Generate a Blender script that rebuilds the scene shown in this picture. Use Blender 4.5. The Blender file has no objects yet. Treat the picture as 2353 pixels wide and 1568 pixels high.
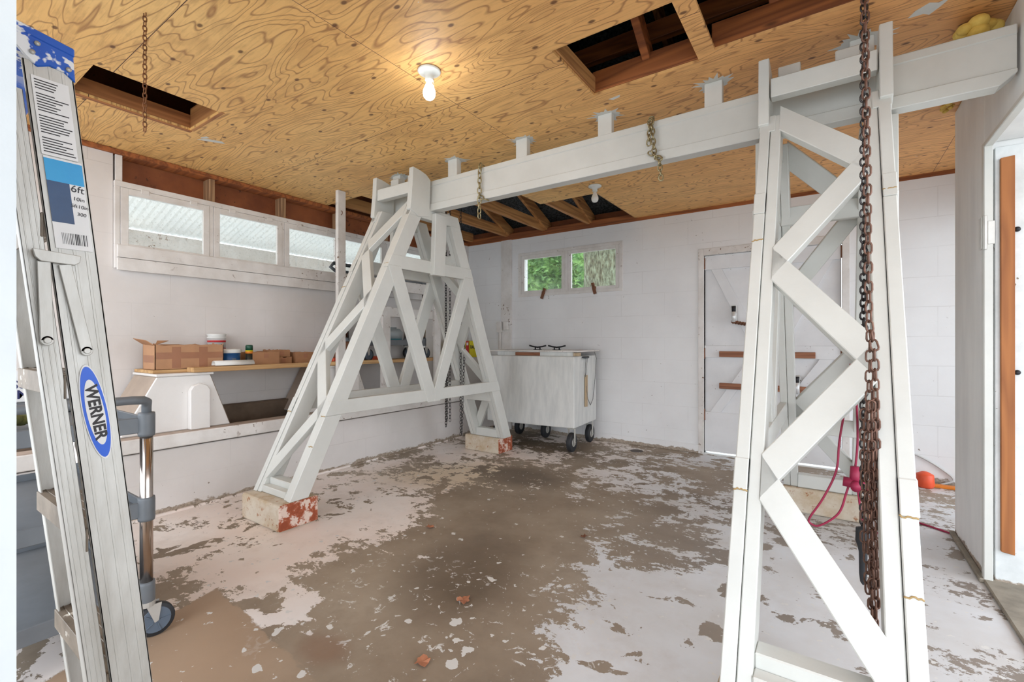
import bpy, bmesh, math, random
from mathutils import Vector, Matrix
random.seed(7)
PI = math.pi
S = bpy.context.scene
COL = S.collection

# ------------------------------------------------------------------ camera, world, light, exposure
CAM_H = 1.145
FPX = 1062.0
YAW = math.radians(34.5)
cam = bpy.data.cameras.new('camera')
cam.sensor_width = 36.0
cam.lens = 36.0 * FPX / 2353.0
cam.clip_start = 0.02
cam_o = bpy.data.objects.new('camera', cam)
COL.objects.link(cam_o)
cam_o.location = (0, 0, CAM_H)
cam_o.rotation_euler = (PI / 2, 0, YAW)
S.camera = cam_o

w = bpy.data.worlds.new('sky')
S.world = w
w.use_nodes = True
wn = w.node_tree.nodes
wl = w.node_tree.links
bg = wn['Background']
tc = wn.new('ShaderNodeTexCoord')
mp = wn.new('ShaderNodeMapping')
sx = wn.new('ShaderNodeSeparateXYZ')
rp = wn.new('ShaderNodeValToRGB')
wl.new(tc.outputs['Generated'], mp.inputs[0])
wl.new(mp.outputs[0], sx.inputs[0])
wl.new(sx.outputs['Z'], rp.inputs[0])
rp.color_ramp.elements[0].position = 0.0
rp.color_ramp.elements[0].color = (0.84, 0.90, 0.97, 1)
rp.color_ramp.elements[1].position = 0.6
rp.color_ramp.elements[1].color = (0.82, 0.90, 1.0, 1)
wl.new(rp.outputs[0], bg.inputs[0])
bg.inputs[1].default_value = 3.0

S.view_settings.view_transform = 'Standard'
S.view_settings.look = 'None'
S.view_settings.gamma = 1
S.view_settings.use_curve_mapping = False
S.view_settings.exposure = 0.60

# ------------------------------------------------------------------ materials
def srgb(r, g, b):
    def f(c):
        c /= 255.0
        return c / 12.92 if c <= 0.04045 else ((c + 0.055) / 1.055) ** 2.4
    return (f(r), f(g), f(b), 1)

def newmat(name, rough=0.7, metal=0.0):
    m = bpy.data.materials.new(name)
    m.use_nodes = True
    b = m.node_tree.nodes['Principled BSDF']
    b.inputs['Roughness'].default_value = rough
    b.inputs['Metallic'].default_value = metal
    return m, m.node_tree, b

def N(t, kind, **kw):
    n = t.nodes.new(kind)
    for k, v in kw.items():
        setattr(n, k, v)
    return n

def coords(t, scale=(1, 1, 1), rot=(0, 0, 0)):
    g = N(t, 'ShaderNodeNewGeometry')
    m = N(t, 'ShaderNodeMapping')
    m.inputs['Scale'].default_value = scale
    m.inputs['Rotation'].default_value = rot
    t.links.new(g.outputs['Position'], m.inputs[0])
    return m.outputs[0]

def noise(t, vec, scale=5, detail=4, rough=0.5, dist=0.0):
    n = N(t, 'ShaderNodeTexNoise')
    n.inputs['Scale'].default_value = scale
    n.inputs['Detail'].default_value = detail
    n.inputs['Roughness'].default_value = rough
    n.inputs['Distortion'].default_value = dist
    t.links.new(vec, n.inputs['Vector'])
    return n.outputs['Fac']

def ramp(t, fac, stops):
    r = N(t, 'ShaderNodeValToRGB')
    e = r.color_ramp.elements
    e[0].position, e[0].color = stops[0]
    e[1].position, e[1].color = stops[-1]
    for p, c in stops[1:-1]:
        x = e.new(p)
        x.color = c
    t.links.new(fac, r.inputs[0])
    return r.outputs[0]

def gray(v):
    return (v, v, v, 1)

def mix(t, fac, a, b, mode='MIX'):
    m = N(t, 'ShaderNodeMix', data_type='RGBA', blend_type=mode)
    for s, v in ((0, fac), (6, a), (7, b)):
        if isinstance(v, (int, float)):
            m.inputs[s].default_value = v
        elif isinstance(v, tuple):
            m.inputs[s].default_value = v
        else:
            t.links.new(v, m.inputs[s])
    return m.outputs[2]

def math_(t, op, a, b=0.0, clamp=False):
    m = N(t, 'ShaderNodeMath', operation=op, use_clamp=clamp)
    for i, v in enumerate((a, b)):
        if isinstance(v, (int, float)):
            m.inputs[i].default_value = v
        else:
            t.links.new(v, m.inputs[i])
    return m.outputs[0]

def bump(t, b, h, strength=0.3, dist=0.01):
    n = N(t, 'ShaderNodeBump')
    n.inputs['Strength'].default_value = strength
    n.inputs['Distance'].default_value = dist
    t.links.new(h, n.inputs['Height'])
    t.links.new(n.outputs[0], b.inputs['Normal'])

def basedirt(m):
    t = m.node_tree
    b = t.nodes['Principled BSDF']
    src = b.inputs['Base Color'].links[0].from_socket
    g = N(t, 'ShaderNodeNewGeometry')
    sp = N(t, 'ShaderNodeSeparateXYZ')
    t.links.new(g.outputs['Position'], sp.inputs[0])
    n1 = noise(t, coords(t, (1, 1, 2)), 7, 8, 0.7)
    k = math_(t, 'SUBTRACT', math_(t, 'MULTIPLY', n1, 0.145), math_(t, 'ADD', sp.outputs['Z'], 0.02))
    k = ramp(t, k, [(0.012, gray(0)), (0.018, gray(1))])
    n2 = noise(t, coords(t), 60, 3, 0.7)
    c = mix(t, math_(t, 'MULTIPLY', k, 0.9), src, ramp(t, n2, [(0.35, srgb(122, 104, 84)), (0.65, srgb(176, 158, 138))]))
    t.links.new(c, b.inputs['Base Color'])

def paint(name, c1, c2, rough=0.5, scale=3.0, speck=0.0, speckcol=(110, 90, 70), streak=(1, 1, 1), bs=0.15):
    m, t, b = newmat(name, rough)
    v = coords(t, streak)
    n1 = noise(t, v, scale, 6, 0.6)
    col = ramp(t, n1, [(0.35, srgb(*c2)), (0.62, srgb(*c1))])
    if speck > 0:
        v2 = coords(t)
        n2 = noise(t, v2, 26, 3, 0.6)
        k = ramp(t, n2, [(0.72 - speck, gray(0)), (0.75 - speck, gray(1))])
        n3 = noise(t, v2, 2.2, 2, 0.5)
        k3 = ramp(t, n3, [(0.5, gray(0)), (0.62, gray(1))])
        col = mix(t, math_(t, 'MULTIPLY', k, k3), col, srgb(*speckcol))
    t.links.new(col, b.inputs['Base Color'])
    n4 = noise(t, coords(t, streak), 40, 4, 0.6)
    bump(t, b, n4, bs, 0.004)
    return m

def flat(name, c, rough=0.6, metal=0.0, var=0.12, scale=12):
    m, t, b = newmat(name, rough, metal)
    n1 = noise(t, coords(t), scale, 4, 0.6)
    a = srgb(*c)
    d = tuple(x * (1 - var) for x in a[:3]) + (1,)
    t.links.new(ramp(t, n1, [(0.35, d), (0.65, a)]), b.inputs['Base Color'])
    return m

def wood(name, light, dark, axis='X', rough=0.65, rings=16, extra=None):
    m, t, b = newmat(name, rough)
    sc = {'X': (0.35, 5, 5), 'Y': (5, 0.35, 5), 'Z': (5, 5, 0.35)}[axis]
    v = coords(t, sc)
    n1 = noise(t, v, 1.3, 3, 0.5, 0.4)
    k = math_(t, 'PINGPONG', math_(t, 'MULTIPLY', n1, rings), 1.0)
    sc2 = {'X': (1, 60, 60), 'Y': (60, 1, 60), 'Z': (60, 60, 1)}[axis]
    n2 = noise(t, coords(t, sc2), 1.5, 3, 0.6)
    kk = math_(t, 'ADD', math_(t, 'MULTIPLY', k, 0.6), math_(t, 'MULTIPLY', n2, 0.5))
    col = ramp(t, kk, [(0.15, srgb(*dark)), (0.75, srgb(*light))])
    vor = N(t, 'ShaderNodeTexVoronoi')
    vor.inputs['Scale'].default_value = 2.3
    t.links.new(coords(t, {'X': (0.6, 2, 2), 'Y': (2, 0.6, 2), 'Z': (2, 2, 0.6)}[axis]), vor.inputs['Vector'])
    kn = ramp(t, vor.outputs['Distance'], [(0.03, gray(1)), (0.07, gray(0))])
    col = mix(t, kn, col, tuple(x * 0.25 for x in srgb(*dark)[:3]) + (1,))
    t.links.new(col, b.inputs['Base Color'])
    bump(t, b, kk, 0.12, 0.003)
    return m

M = {}
M['wall_left'] = paint('wall_left_paint', (222, 216, 212), (211, 205, 200), 0.6, 1.5, 0.02)
M['wall_back'] = paint('wall_back_paint', (238, 238, 238), (230, 229, 229), 0.6, 1.2, 0.02)
M['wall_right'] = paint('wall_right_paint', (238, 238, 236), (226, 226, 225), 0.6, 5.0, 0.0, streak=(1, 1, 0.25))
M['white'] = paint('glossy_white_paint', (210, 210, 204), (203, 203, 197), 0.38, 4, 0.0)
M['jamb'] = paint('jamb_paint', (184, 188, 188), (176, 180, 181), 0.5, 5, 0.03)
M['white_trim'] = paint('aged_white_trim_paint', (230, 226, 222), (214, 208, 202), 0.5, 6, 0.09, (120, 92, 70))
M['white_door'] = paint('white_door_paint', (232, 232, 233), (222, 222, 223), 0.5, 3, 0.05, (120, 100, 80))
M['leaf_door'] = paint('worn_door_paint', (226, 229, 229), (204, 208, 207), 0.5, 7, 0.05, (120, 108, 90))
M['bin'] = paint('brushed_white_paint', (222, 222, 218), (206, 207, 204), 0.6, 6, 0.0, streak=(3, 3, 0.6))
M['greyboard'] = flat('grey_brown_board', (176, 158, 142), 0.8, 0, 0.15, 6)
M['trough'] = flat('brown_trough', (112, 94, 78), 0.9, 0, 0.3, 8)  # dark brown lining tone, varied by noise
M['ledge'] = flat('worn_ledge_top', (186, 168, 154), 0.8, 0, 0.2, 14)
M['bulkhead'] = paint('bulkhead_paint', (230, 226, 222), (220, 215, 210), 0.5, 2, 0.04)
M['stud'] = wood('weathered_stud', (176, 140, 104), (116, 84, 58), 'Z')
M['dark_board'] = paint('brown_hardboard', (148, 84, 44), (118, 62, 32), 0.6, 3, 0.1, (84, 44, 24))
M['joistX'] = wood('joist_pine_x', (190, 132, 76), (138, 84, 44), 'X')
M['joistY'] = wood('joist_pine_y', (196, 142, 86), (150, 98, 56), 'Y')
M['hatchboard'] = wood('hatch_board', (176, 112, 62), (128, 74, 38), 'Y')
M['joistR'] = wood('rust_brown_joist', (168, 98, 50), (112, 60, 30), 'X')
M['plank'] = wood('pine_plank', (206, 168, 118), (172, 130, 84), 'Y')
M['stripwood'] = wood('varnished_strip', (166, 104, 54), (138, 82, 40), 'Z')
M['stripX'] = wood('red_brown_slat', (160, 106, 76), (122, 74, 50), 'X')
M['paddle'] = wood('bare_paddle_wood', (196, 172, 140), (164, 138, 106), 'Z')
M['alu'] = paint('dull_aluminium', (202, 200, 194), (176, 172, 164), 0.45, 7, 0.0, streak=(2, 2, 0.5))
M['alu'].node_tree.nodes['Principled BSDF'].inputs['Metallic'].default_value = 0.25
M['alu_dark'] = paint('dirty_aluminium', (128, 114, 98), (100, 88, 74), 0.5, 14, 0.12, (205, 198, 186))
M['blue'] = paint('blue_plastic_with_paint', (28, 92, 190), (22, 80, 175), 0.4, 6, 0.2, (225, 226, 228))
M['blue2'] = flat('sticker_blue', (18, 88, 205), 0.4, 0, 0.05)
M['cyan'] = paint('label_cyan', (24, 150, 205), (20, 140, 198), 0.4, 6, 0.2, (225, 228, 230))
M['navy'] = paint('label_navy', (22, 62, 104), (18, 52, 92), 0.4, 6, 0.2, (222, 226, 230))
M['paper'] = flat('sticker_paper', (226, 224, 222), 0.5, 0, 0.05)
M['ink'] = flat('black_ink', (46, 42, 44), 0.6, 0, 0.1)
M['inkblue'] = flat('navy_ink', (34, 40, 92), 0.6, 0, 0.1)
M['red'] = flat('red_ink', (196, 40, 44), 0.5)
M['greyplastic'] = flat('grey_plastic', (106, 110, 114), 0.45)
M['darkgrey'] = flat('dark_grey_plastic', (66, 72, 78), 0.45)
M['steel'] = flat('polished_steel', (190, 178, 170), 0.18, 1.0, 0.1)
M['chrome'] = flat('bright_metal', (226, 228, 228), 0.3, 0.35, 0.05)
M['zinc'] = flat('zinc_plate', (200, 198, 192), 0.35, 0.4)
M['bluegrey'] = flat('blue_grey_rubber', (92, 104, 118), 0.5)
M['black'] = flat('black_rubber', (40, 42, 46), 0.6)
M['blackmetal'] = flat('black_cast_metal', (44, 44, 48), 0.45, 0.4)
M['chain_dark'] = flat('dark_chain_steel', (78, 74, 74), 0.38, 0.85, 0.4, 40)
M['chain_rust'] = flat('rusty_chain', (124, 92, 78), 0.5, 0.6, 0.4, 40)
M['chain_brass'] = flat('brassy_chain', (176, 164, 128), 0.32, 0.8, 0.3, 40)
M['chain_thin'] = flat('thin_rusty_chain', (128, 82, 50), 0.6, 0.4, 0.3, 40)
M['card'] = flat('cardboard', (170, 124, 88), 0.8, 0, 0.12)
M['card2'] = flat('cardboard_light', (186, 140, 104), 0.8, 0, 0.12)
M['tape'] = flat('packing_tape', (160, 108, 76), 0.3, 0, 0.1)
M['bluebucket'] = flat('blue_bucket', (22, 76, 128), 0.4)
M['whiteplastic'] = flat('white_plastic', (226, 226, 222), 0.4, 0, 0.06)
M['greencap'] = flat('dark_green_cap', (20, 74, 52), 0.4)
M['canbody'] = flat('black_can', (38, 40, 36), 0.35)
M['yellow'] = flat('yellow_label', (224, 208, 30), 0.5)
M['orange'] = flat('orange_label', (226, 132, 40), 0.5)
M['orangeplastic'] = flat('orange_plastic', (232, 88, 50), 0.45)
M['cordred'] = flat('dark_red_cord', (156, 32, 70), 0.5)
M['cordwhite'] = flat('white_cord', (200, 200, 198), 0.5)
M['foam'] = paint('yellow_foam', (236, 206, 110), (214, 176, 80), 0.8, 12, 0.0, bs=0.6)
M['rust'] = flat('rust_brown', (128, 84, 60), 0.8, 0, 0.3, 30)
M['glue'] = flat('brown_glue', (176, 146, 96), 0.5)
M['leaf'] = flat('dry_leaf', (180, 118, 86), 0.8, 0, 0.3, 30)
M['teal'] = flat('teal_fluid', (30, 110, 120), 0.3)
M['greytub'] = flat('pale_grey_tub', (150, 156, 156), 0.4)
M['porcelain'] = flat('white_porcelain', (222, 226, 222), 0.3, 0, 0.08)
M['outside'] = flat('outside_concrete_apron', (196, 196, 192), 0.9)  # unseen ground, made pale to bounce daylight into the room
M['kerb'] = flat('dirty_concrete_kerb', (150, 142, 128), 0.9, 0, 0.3)
M['moss'] = flat('green_rag', (110, 112, 62), 0.9, 0, 0.5, 40)
M['rope'] = flat('grey_rope', (120, 120, 118), 0.8)
M['hole'] = flat('dark_drain', (96, 88, 84), 0.9)

def courses(m):
    # faint mortar lines of the painted block wall
    t = m.node_tree
    b = t.nodes['Principled BSDF']
    src = b.inputs['Base Color'].links[0].from_socket
    g = N(t, 'ShaderNodeNewGeometry')
    sp = N(t, 'ShaderNodeSeparateXYZ')
    t.links.new(g.outputs['Position'], sp.inputs[0])
    n1 = noise(t, coords(t), 3, 4, 0.6)
    wob = math_(t, 'MULTIPLY', math_(t, 'SUBTRACT', n1, 0.5), 0.02)
    row = math_(t, 'DIVIDE', math_(t, 'ADD', sp.outputs['Z'], math_(t, 'ADD', wob, 0.02)), 0.24)
    u = math_(t, 'DIVIDE', math_(t, 'ADD', sp.outputs['X'], math_(t, 'ADD', sp.outputs['Y'], 20.0)), 0.48)
    u = math_(t, 'ADD', u, math_(t, 'MULTIPLY', math_(t, 'FLOOR', row), 0.5))
    a = math_(t, 'LESS_THAN', math_(t, 'FRACT', row), 0.022)
    c = math_(t, 'LESS_THAN', math_(t, 'FRACT', u), 0.010)
    k = math_(t, 'MAXIMUM', a, c)
    vis = ramp(t, noise(t, coords(t), 1.7, 3, 0.6), [(0.45, gray(0.05)), (0.62, gray(0.20))])
    col = mix(t, math_(t, 'MULTIPLY', k, vis), src, srgb(150, 142, 134))
    t.links.new(col, b.inputs['Base Color'])
courses(M['wall_left']); courses(M['wall_back'])
for k_ in ('wall_left', 'wall_back', 'wall_right', 'leaf_door'): basedirt(M[k_])
# galvanised attic roofing
m, t, b = newmat('galvanised_roof', 0.55, 0.6)
n1 = noise(t, coords(t), 45, 5, 0.7)
t.links.new(ramp(t, n1, [(0.4, srgb(36, 40, 44)), (0.7, srgb(104, 112, 118))]), b.inputs['Base Color'])
M['galv'] = m

# white corrugated roof outside
M['tin'] = paint('white_corrugated_tin', (250, 250, 248), (238, 240, 240), 0.5, 2)

# cream-coloured foot block with rusty stains
m, t, b = newmat('stained_block', 0.8)
g = N(t, 'ShaderNodeNewGeometry')
n1 = noise(t, coords(t), 9, 6, 0.65)
base = ramp(t, n1, [(0.3, srgb(182, 158, 126)), (0.6, srgb(206, 194, 176))])
n2 = noise(t, coords(t), 26, 5, 0.7)
base = mix(t, ramp(t, n2, [(0.60, gray(0)), (0.68, gray(1))]), base, srgb(158, 104, 66))
t.links.new(base, b.inputs['Base Color'])
bump(t, b, n2, 0.5, 0.006)
M['block'] = m
m, t, b = newmat('bare_red_end_grain', 0.85)
n1 = noise(t, coords(t), 14, 5, 0.7)
t.links.new(ramp(t, n1, [(0.40, srgb(140, 68, 40)), (0.50, srgb(160, 84, 54)), (0.56, srgb(214, 192, 178))]), b.inputs['Base Color'])
M['blockend'] = m

# plywood ceiling
def ply():
    m, t, b = newmat('plywood_ceiling', 0.6)
    g = N(t, 'ShaderNodeNewGeometry')
    sp = N(t, 'ShaderNodeSeparateXYZ')
    t.links.new(g.outputs['Position'], sp.inputs[0])
    # sheet id from position so each sheet has its own figure
    sxx = math_(t, 'FLOOR', math_(t, 'DIVIDE', math_(t, 'ADD', sp.outputs['X'], 4.2), 2.44))
    syy = math_(t, 'FLOOR', math_(t, 'DIVIDE', math_(t, 'ADD', sp.outputs['Y'], 0.44), 1.22))
    sid = math_(t, 'ADD', math_(t, 'MULTIPLY', sxx, 3.7), math_(t, 'MULTIPLY', syy, 7.3))
    cmb = N(t, 'ShaderNodeCombineXYZ')
    t.links.new(math_(t, 'MULTIPLY', sp.outputs['X'], 0.42), cmb.inputs[0])
    t.links.new(math_(t, 'MULTIPLY', sp.outputs['Y'], 1.9), cmb.inputs[1])
    t.links.new(sid, cmb.inputs[2])
    n1 = noise(t, cmb.outputs[0], 1.45, 2.8, 0.52, 0.3)
    # fewer figure lines to the right (straighter grain)
    bands = math_(t, 'MULTIPLY', n1, 38.0)
    fr = math_(t, 'FRACT', bands)
    line = ramp(t, fr, [(0.0, gray(1)), (0.06, gray(0.6)), (0.16, gray(0.0)), (0.86, gray(0.05)), (0.96, gray(0.8)), (1.0, gray(1))])
    n2 = noise(t, coords(t, (3, 60, 1)), 1.2, 4, 0.65)
    n3 = noise(t, coords(t), 1.1, 3, 0.6)
    n4 = noise(t, coords(t, (1, 3.2, 1)), 5, 4, 0.6)
    lightc = mix(t, ramp(t, n3, [(0.35, gray(0)), (0.65, gray(1))]), srgb(246, 200, 128), srgb(238, 186, 112))
    bx = ramp(t, math_(t, 'DIVIDE', math_(t, 'ADD', sp.outputs['X'], 4.2), 5.0), [(0.45, gray(0)), (0.85, gray(1))])
    lightc = mix(t, bx, lightc, srgb(234, 174, 110))
    broad = ramp(t, n4, [(0.47, gray(0)), (0.62, gray(0.75))])
    darkc = srgb(150, 96, 54)
    amt = math_(t, 'MULTIPLY', line, math_(t, 'ADD', 0.6, math_(t, 'MULTIPLY', n2, 0.6)))
    amt = math_(t, 'MAXIMUM', amt, math_(t, 'MULTIPLY', broad, math_(t, 'MULTIPLY', n2, 0.8)))
    amt = math_(t, 'MULTIPLY', amt, 0.85)
    col = mix(t, amt, lightc, darkc)
    col = mix(t, math_(t, 'MULTIPLY', ramp(t, n2, [(0.5, gray(0)), (0.7, gray(1))]), 0.3), col, darkc)
    # knots
    vor = N(t, 'ShaderNodeTexVoronoi')
    vor.voronoi_dimensions = '2D'
    vor.inputs['Scale'].default_value = 3.2
    t.links.new(coords(t, (0.9, 1.5, 0)), vor.inputs['Vector'])
    kn = ramp(t, vor.outputs['Distance'], [(0.030, gray(1)), (0.058, gray(0))])
    col = mix(t, math_(t, 'MULTIPLY', kn, 0.85), col, srgb(92, 52, 28))
    # sheet joints
    fx = math_(t, 'FRACT', math_(t, 'DIVIDE', math_(t, 'ADD', sp.outputs['X'], 4.2), 2.44))
    fy = math_(t, 'FRACT', math_(t, 'DIVIDE', math_(t, 'ADD', sp.outputs['Y'], 0.44), 1.22))
    jx = math_(t, 'LESS_THAN', fx, 0.0012)
    jy = math_(t, 'LESS_THAN', fy, 0.003)
    col = mix(t, math_(t, 'MAXIMUM', jx, jy), col, srgb(92, 58, 36))
    # stray white paint
    n6 = noise(t, coords(t, (1, 2, 1)), 9, 4, 0.7)
    k6 = ramp(t, n6, [(0.735, gray(0)), (0.75, gray(1))])
    col = mix(t, k6, col, srgb(226, 222, 214))
    t.links.new(col, b.inputs['Base Color'])
    bump(t, b, amt, 0.08, 0.002)
    return m
M['ply'] = ply()

def N_sep(t, col):
    q = N(t, 'ShaderNodeSeparateColor')
    t.links.new(col, q.inputs[0])
    return q.outputs[0]

# peeling painted concrete floor
def floor_mat():
    m, t, b = newmat('peeling_painted_concrete', 0.45)
    g = N(t, 'ShaderNodeNewGeometry')
    pos = g.outputs['Position']
    def blob(cx, cy, rx, ry, a=0.0):
        mp = N(t, 'ShaderNodeMapping', vector_type='TEXTURE')
        mp.inputs['Location'].default_value = (cx, cy, 0)
        mp.inputs['Rotation'].default_value = (0, 0, math.radians(a))
        mp.inputs['Scale'].default_value = (rx, ry, 1)
        t.links.new(pos, mp.inputs[0])
        ln = N(t, 'ShaderNodeVectorMath', operation='LENGTH')
        t.links.new(mp.outputs[0], ln.inputs[0])
        r = N(t, 'ShaderNodeMapRange', interpolation_type='SMOOTHSTEP')
        r.inputs['From Min'].default_value = 0.35
        r.inputs['From Max'].default_value = 1.25
        r.inputs['To Min'].default_value = 1.0
        r.inputs['To Max'].default_value = 0.0
        t.links.new(ln.outputs['Value'], r.inputs['Value'])
        return r.outputs[0]
    acc = None
    # (x, y, rx, ry, angle, weight): where the paint has stayed (+) or gone (-)
    for (x, y, rx, ry, a, wgt) in BLOBS:
        k = math_(t, 'MULTIPLY', blob(x, y, rx, ry, a), wgt)
        acc = k if acc is None else math_(t, 'ADD', acc, k)
    n1 = noise(t, coords(t, (1, 1, 1)), 1.7, 14, 0.70, 0.25)
    n2 = noise(t, coords(t, (1, 1.6, 1)), 7.0, 10, 0.72, 0.2)
    n9 = noise(t, coords(t, (1, 1, 1)), 38, 5, 0.7)
    v = math_(t, 'ADD', math_(t, 'MULTIPLY', math_(t, 'SUBTRACT', n1, 0.5), 3.3), acc)
    v = math_(t, 'ADD', v, math_(t, 'MULTIPLY', math_(t, 'SUBTRACT', n2, 0.5), 2.3))
    v = math_(t, 'ADD', v, math_(t, 'MULTIPLY', math_(t, 'SUBTRACT', n9, 0.5), 0.8))
    mask = ramp(t, math_(t, 'ADD', v, 0.56), [(0.50, gray(0)), (0.515, gray(1))])
    def half(px, py, nx, ny):
        # signed distance from the line through (px,py) with normal (nx,ny), wobbling a little
        a_ = math_(t, 'ADD', math_(t, 'MULTIPLY', math_(t, 'SUBTRACT', sp0.outputs['X'], px), nx), math_(t, 'MULTIPLY', math_(t, 'SUBTRACT', sp0.outputs['Y'], py), ny))
        return math_(t, 'ADD', a_, math_(t, 'MULTIPLY', math_(t, 'SUBTRACT', n2, 0.5), 0.10))
    sp0 = N(t, 'ShaderNodeSeparateXYZ')
    t.links.new(pos, sp0.inputs[0])
    slab = math_(t, 'MINIMUM', half(-2.336, 0.992, 0.97, 0.25), half(-2.336, 0.992, -0.084, -1.0))
    slabm = ramp(t, slab, [(0.0, gray(0)), (0.006, gray(1))])
    isl = noise(t, coords(t, (1, 1, 1)), 4.2, 9, 0.62, 0.3)
    islm = ramp(t, isl, [(0.585, gray(1)), (0.592, gray(0))])
    mask = math_(t, 'MULTIPLY', math_(t, 'MULTIPLY', mask, islm), math_(t, 'SUBTRACT', 1.0, slabm))
    # bare concrete colour
    n3 = noise(t, coords(t), 1.3, 8, 0.6)
    bare = ramp(t, n3, [(0.30, srgb(112, 98, 82)), (0.48, srgb(146, 130, 112)), (0.68, srgb(166, 152, 134))])
    n7 = noise(t, coords(t), 7, 8, 0.7)
    bare = mix(t, math_(t, 'MULTIPLY', ramp(t, n7, [(0.5, gray(0)), (0.75, gray(1))]), 0.25), bare, srgb(96, 82, 68))
    bare = mix(t, math_(t, 'MULTIPLY', math_(t, 'MULTIPLY', slabm, blob(-2.1, 0.6, 0.85, 0.6)), 0.8), bare, srgb(178, 150, 124))
    dk = math_(t, 'MULTIPLY', math_(t, 'ADD', blob(-1.5, 1.75, 0.35, 0.5, 20), math_(t, 'ADD', blob(-2.2, 3.25, 0.5, 0.3, 0), blob(-2.6, 4.3, 0.9, 0.5, 0))), 0.6)
    bare = mix(t, dk, bare, srgb(88, 74, 58))
    gb = blob(0.1, 2.8, 1.3, 2.0)
    bare = mix(t, math_(t, 'MULTIPLY', gb, 0.55), bare, srgb(134, 128, 124))
    # paint colour: daylight put in as a cooler tint on the right, warm left
    n5 = noise(t, coords(t), 1.6, 5, 0.6)
    warm = ramp(t, n5, [(0.35, srgb(234, 218, 208)), (0.65, srgb(240, 232, 226))])
    cool = ramp(t, n5, [(0.35, srgb(200, 198, 196)), (0.65, srgb(216, 218, 221))])
    sp = N(t, 'ShaderNodeSeparateXYZ')
    t.links.new(pos, sp.inputs[0])
    k = N(t, 'ShaderNodeMapRange')
    k.inputs['From Min'].default_value = -2.2
    k.inputs['From Max'].default_value = -1.0
    t.links.new(sp.outputs['X'], k.inputs['Value'])
    pc = mix(t, k.outputs[0], warm, cool)
    yel = blob(-2.55, 3.05, 0.9, 0.45, 35)
    pc = mix(t, math_(t, 'MULTIPLY', yel, 0.6), pc, srgb(206, 182, 138))
    dirt = noise(t, coords(t), 4, 8, 0.7)
    pc = mix(t, math_(t, 'MULTIPLY', ramp(t, dirt, [(0.5, gray(0)), (0.75, gray(1))]), 0.3), pc, srgb(170, 154, 138))
    # small splashes of white paint
    s1 = noise(t, coords(t), 22, 3, 0.55)
    sk = ramp(t, s1, [(0.665, gray(0)), (0.68, gray(1))])
    area = blob(-1.25, 1.35, 0.8, 0.6)
    vr = N(t, 'ShaderNodeTexVoronoi')
    vr.inputs['Scale'].default_value = 13
    warp = N(t, 'ShaderNodeVectorMath', operation='ADD')
    nz = N(t, 'ShaderNodeTexNoise'); nz.inputs['Scale'].default_value = 25
    t.links.new(pos, nz.inputs['Vector'])
    sc_ = N(t, 'ShaderNodeVectorMath', operation='SCALE'); sc_.inputs['Scale'].default_value = 0.05
    t.links.new(nz.outputs['Color'], sc_.inputs[0])
    t.links.new(pos, warp.inputs[0]); t.links.new(sc_.outputs[0], warp.inputs[1])
    t.links.new(warp.outputs[0], vr.inputs['Vector'])
    rad = math_(t, 'MULTIPLY', math_(t, 'POWER', N_sep(t, vr.outputs['Color']), 6.0), 0.42)
    dots = math_(t, 'MULTIPLY', math_(t, 'LESS_THAN', vr.outputs['Distance'], rad), math_(t, 'GREATER_THAN', area, 0.15))
    s2 = noise(t, coords(t), 11, 6, 0.7, 1.5)
    sk2 = math_(t, 'MULTIPLY', ramp(t, s2, [(0.61, gray(0)), (0.62, gray(1))]), area)
    splash = math_(t, 'MAXIMUM', math_(t, 'MAXIMUM', sk, sk2), dots)
    col = mix(t, mask, bare, pc)
    col = mix(t, splash, col, srgb(214, 212, 208))
    rb = blob(-1.555, 1.02, 0.13, 0.09)
    col = mix(t, math_(t, 'MULTIPLY', rb, 0.4), col, srgb(122, 78, 50))
    t.links.new(col, b.inputs['Base Color'])
    rg = ramp(t, mask, [(0, gray(0.62)), (1, gray(0.42))])
    t.links.new(rg, b.inputs['Roughness'])
    bump(t, b, mask, 0.25, 0.004)
    return m
BLOBS = [(-2.9, 1.7, 1.1, 0.9, 20, 0.33), (-1.95, 1.15, 0.22, 0.4, 35, 0.25),
         (-2.0, 1.09, 0.42, 0.13, -8, 0.45), (-2.0, 1.35, 0.3, 0.15, 0, -0.3), (-1.5, 0.9, 0.5, 0.2, 0, -0.5), (-1.45, 1.75, 0.75, 1.0, 10, -0.55), (-1.35, 1.2, 0.65, 0.4, 0, -0.4),
         (-1.9, 2.7, 0.75, 0.8, 0, -0.42), (-2.7, 3.4, 0.8, 1.0, 0, 0.1), (-2.2, 3.6, 0.6, 0.3, 0, -0.3),
         (-0.35, 1.9, 0.72, 0.62, 0, 0.42), (-0.5, 1.5, 0.35, 0.3, 0, 0.2), (-0.9, 3.0, 0.7, 0.8, 0, -0.12), (0.1, 2.9, 0.7, 1.0, 0, 0.3),
         (-1.2, 4.2, 1.0, 0.5, 0, -0.16), (-2.5, 4.5, 1.0, 0.5, 0, -0.2)]
M['floor'] = floor_mat()

# foliage, bark
m, t, b = newmat('mottled_leaves', 0.7)  # leaf greens vary at random by noise
n1 = noise(t, coords(t), 3.5, 5, 0.7)
t.links.new(ramp(t, n1, [(0.35, srgb(44, 78, 40)), (0.5, srgb(92, 132, 66)), (0.66, srgb(150, 188, 104))]), b.inputs['Base Color'])
M['leaves'] = m
m, t, b = newmat('lichened_bark', 0.9)
n1 = noise(t, coords(t, (3, 3, 1)), 9, 8, 0.7)
t.links.new(ramp(t, n1, [(0.38, srgb(64, 60, 46)), (0.5, srgb(122, 122, 96)), (0.62, srgb(160, 168, 140))]), b.inputs['Base Color'])
bump(t, b, n1, 1.0, 0.05)
M['bark'] = m
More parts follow.
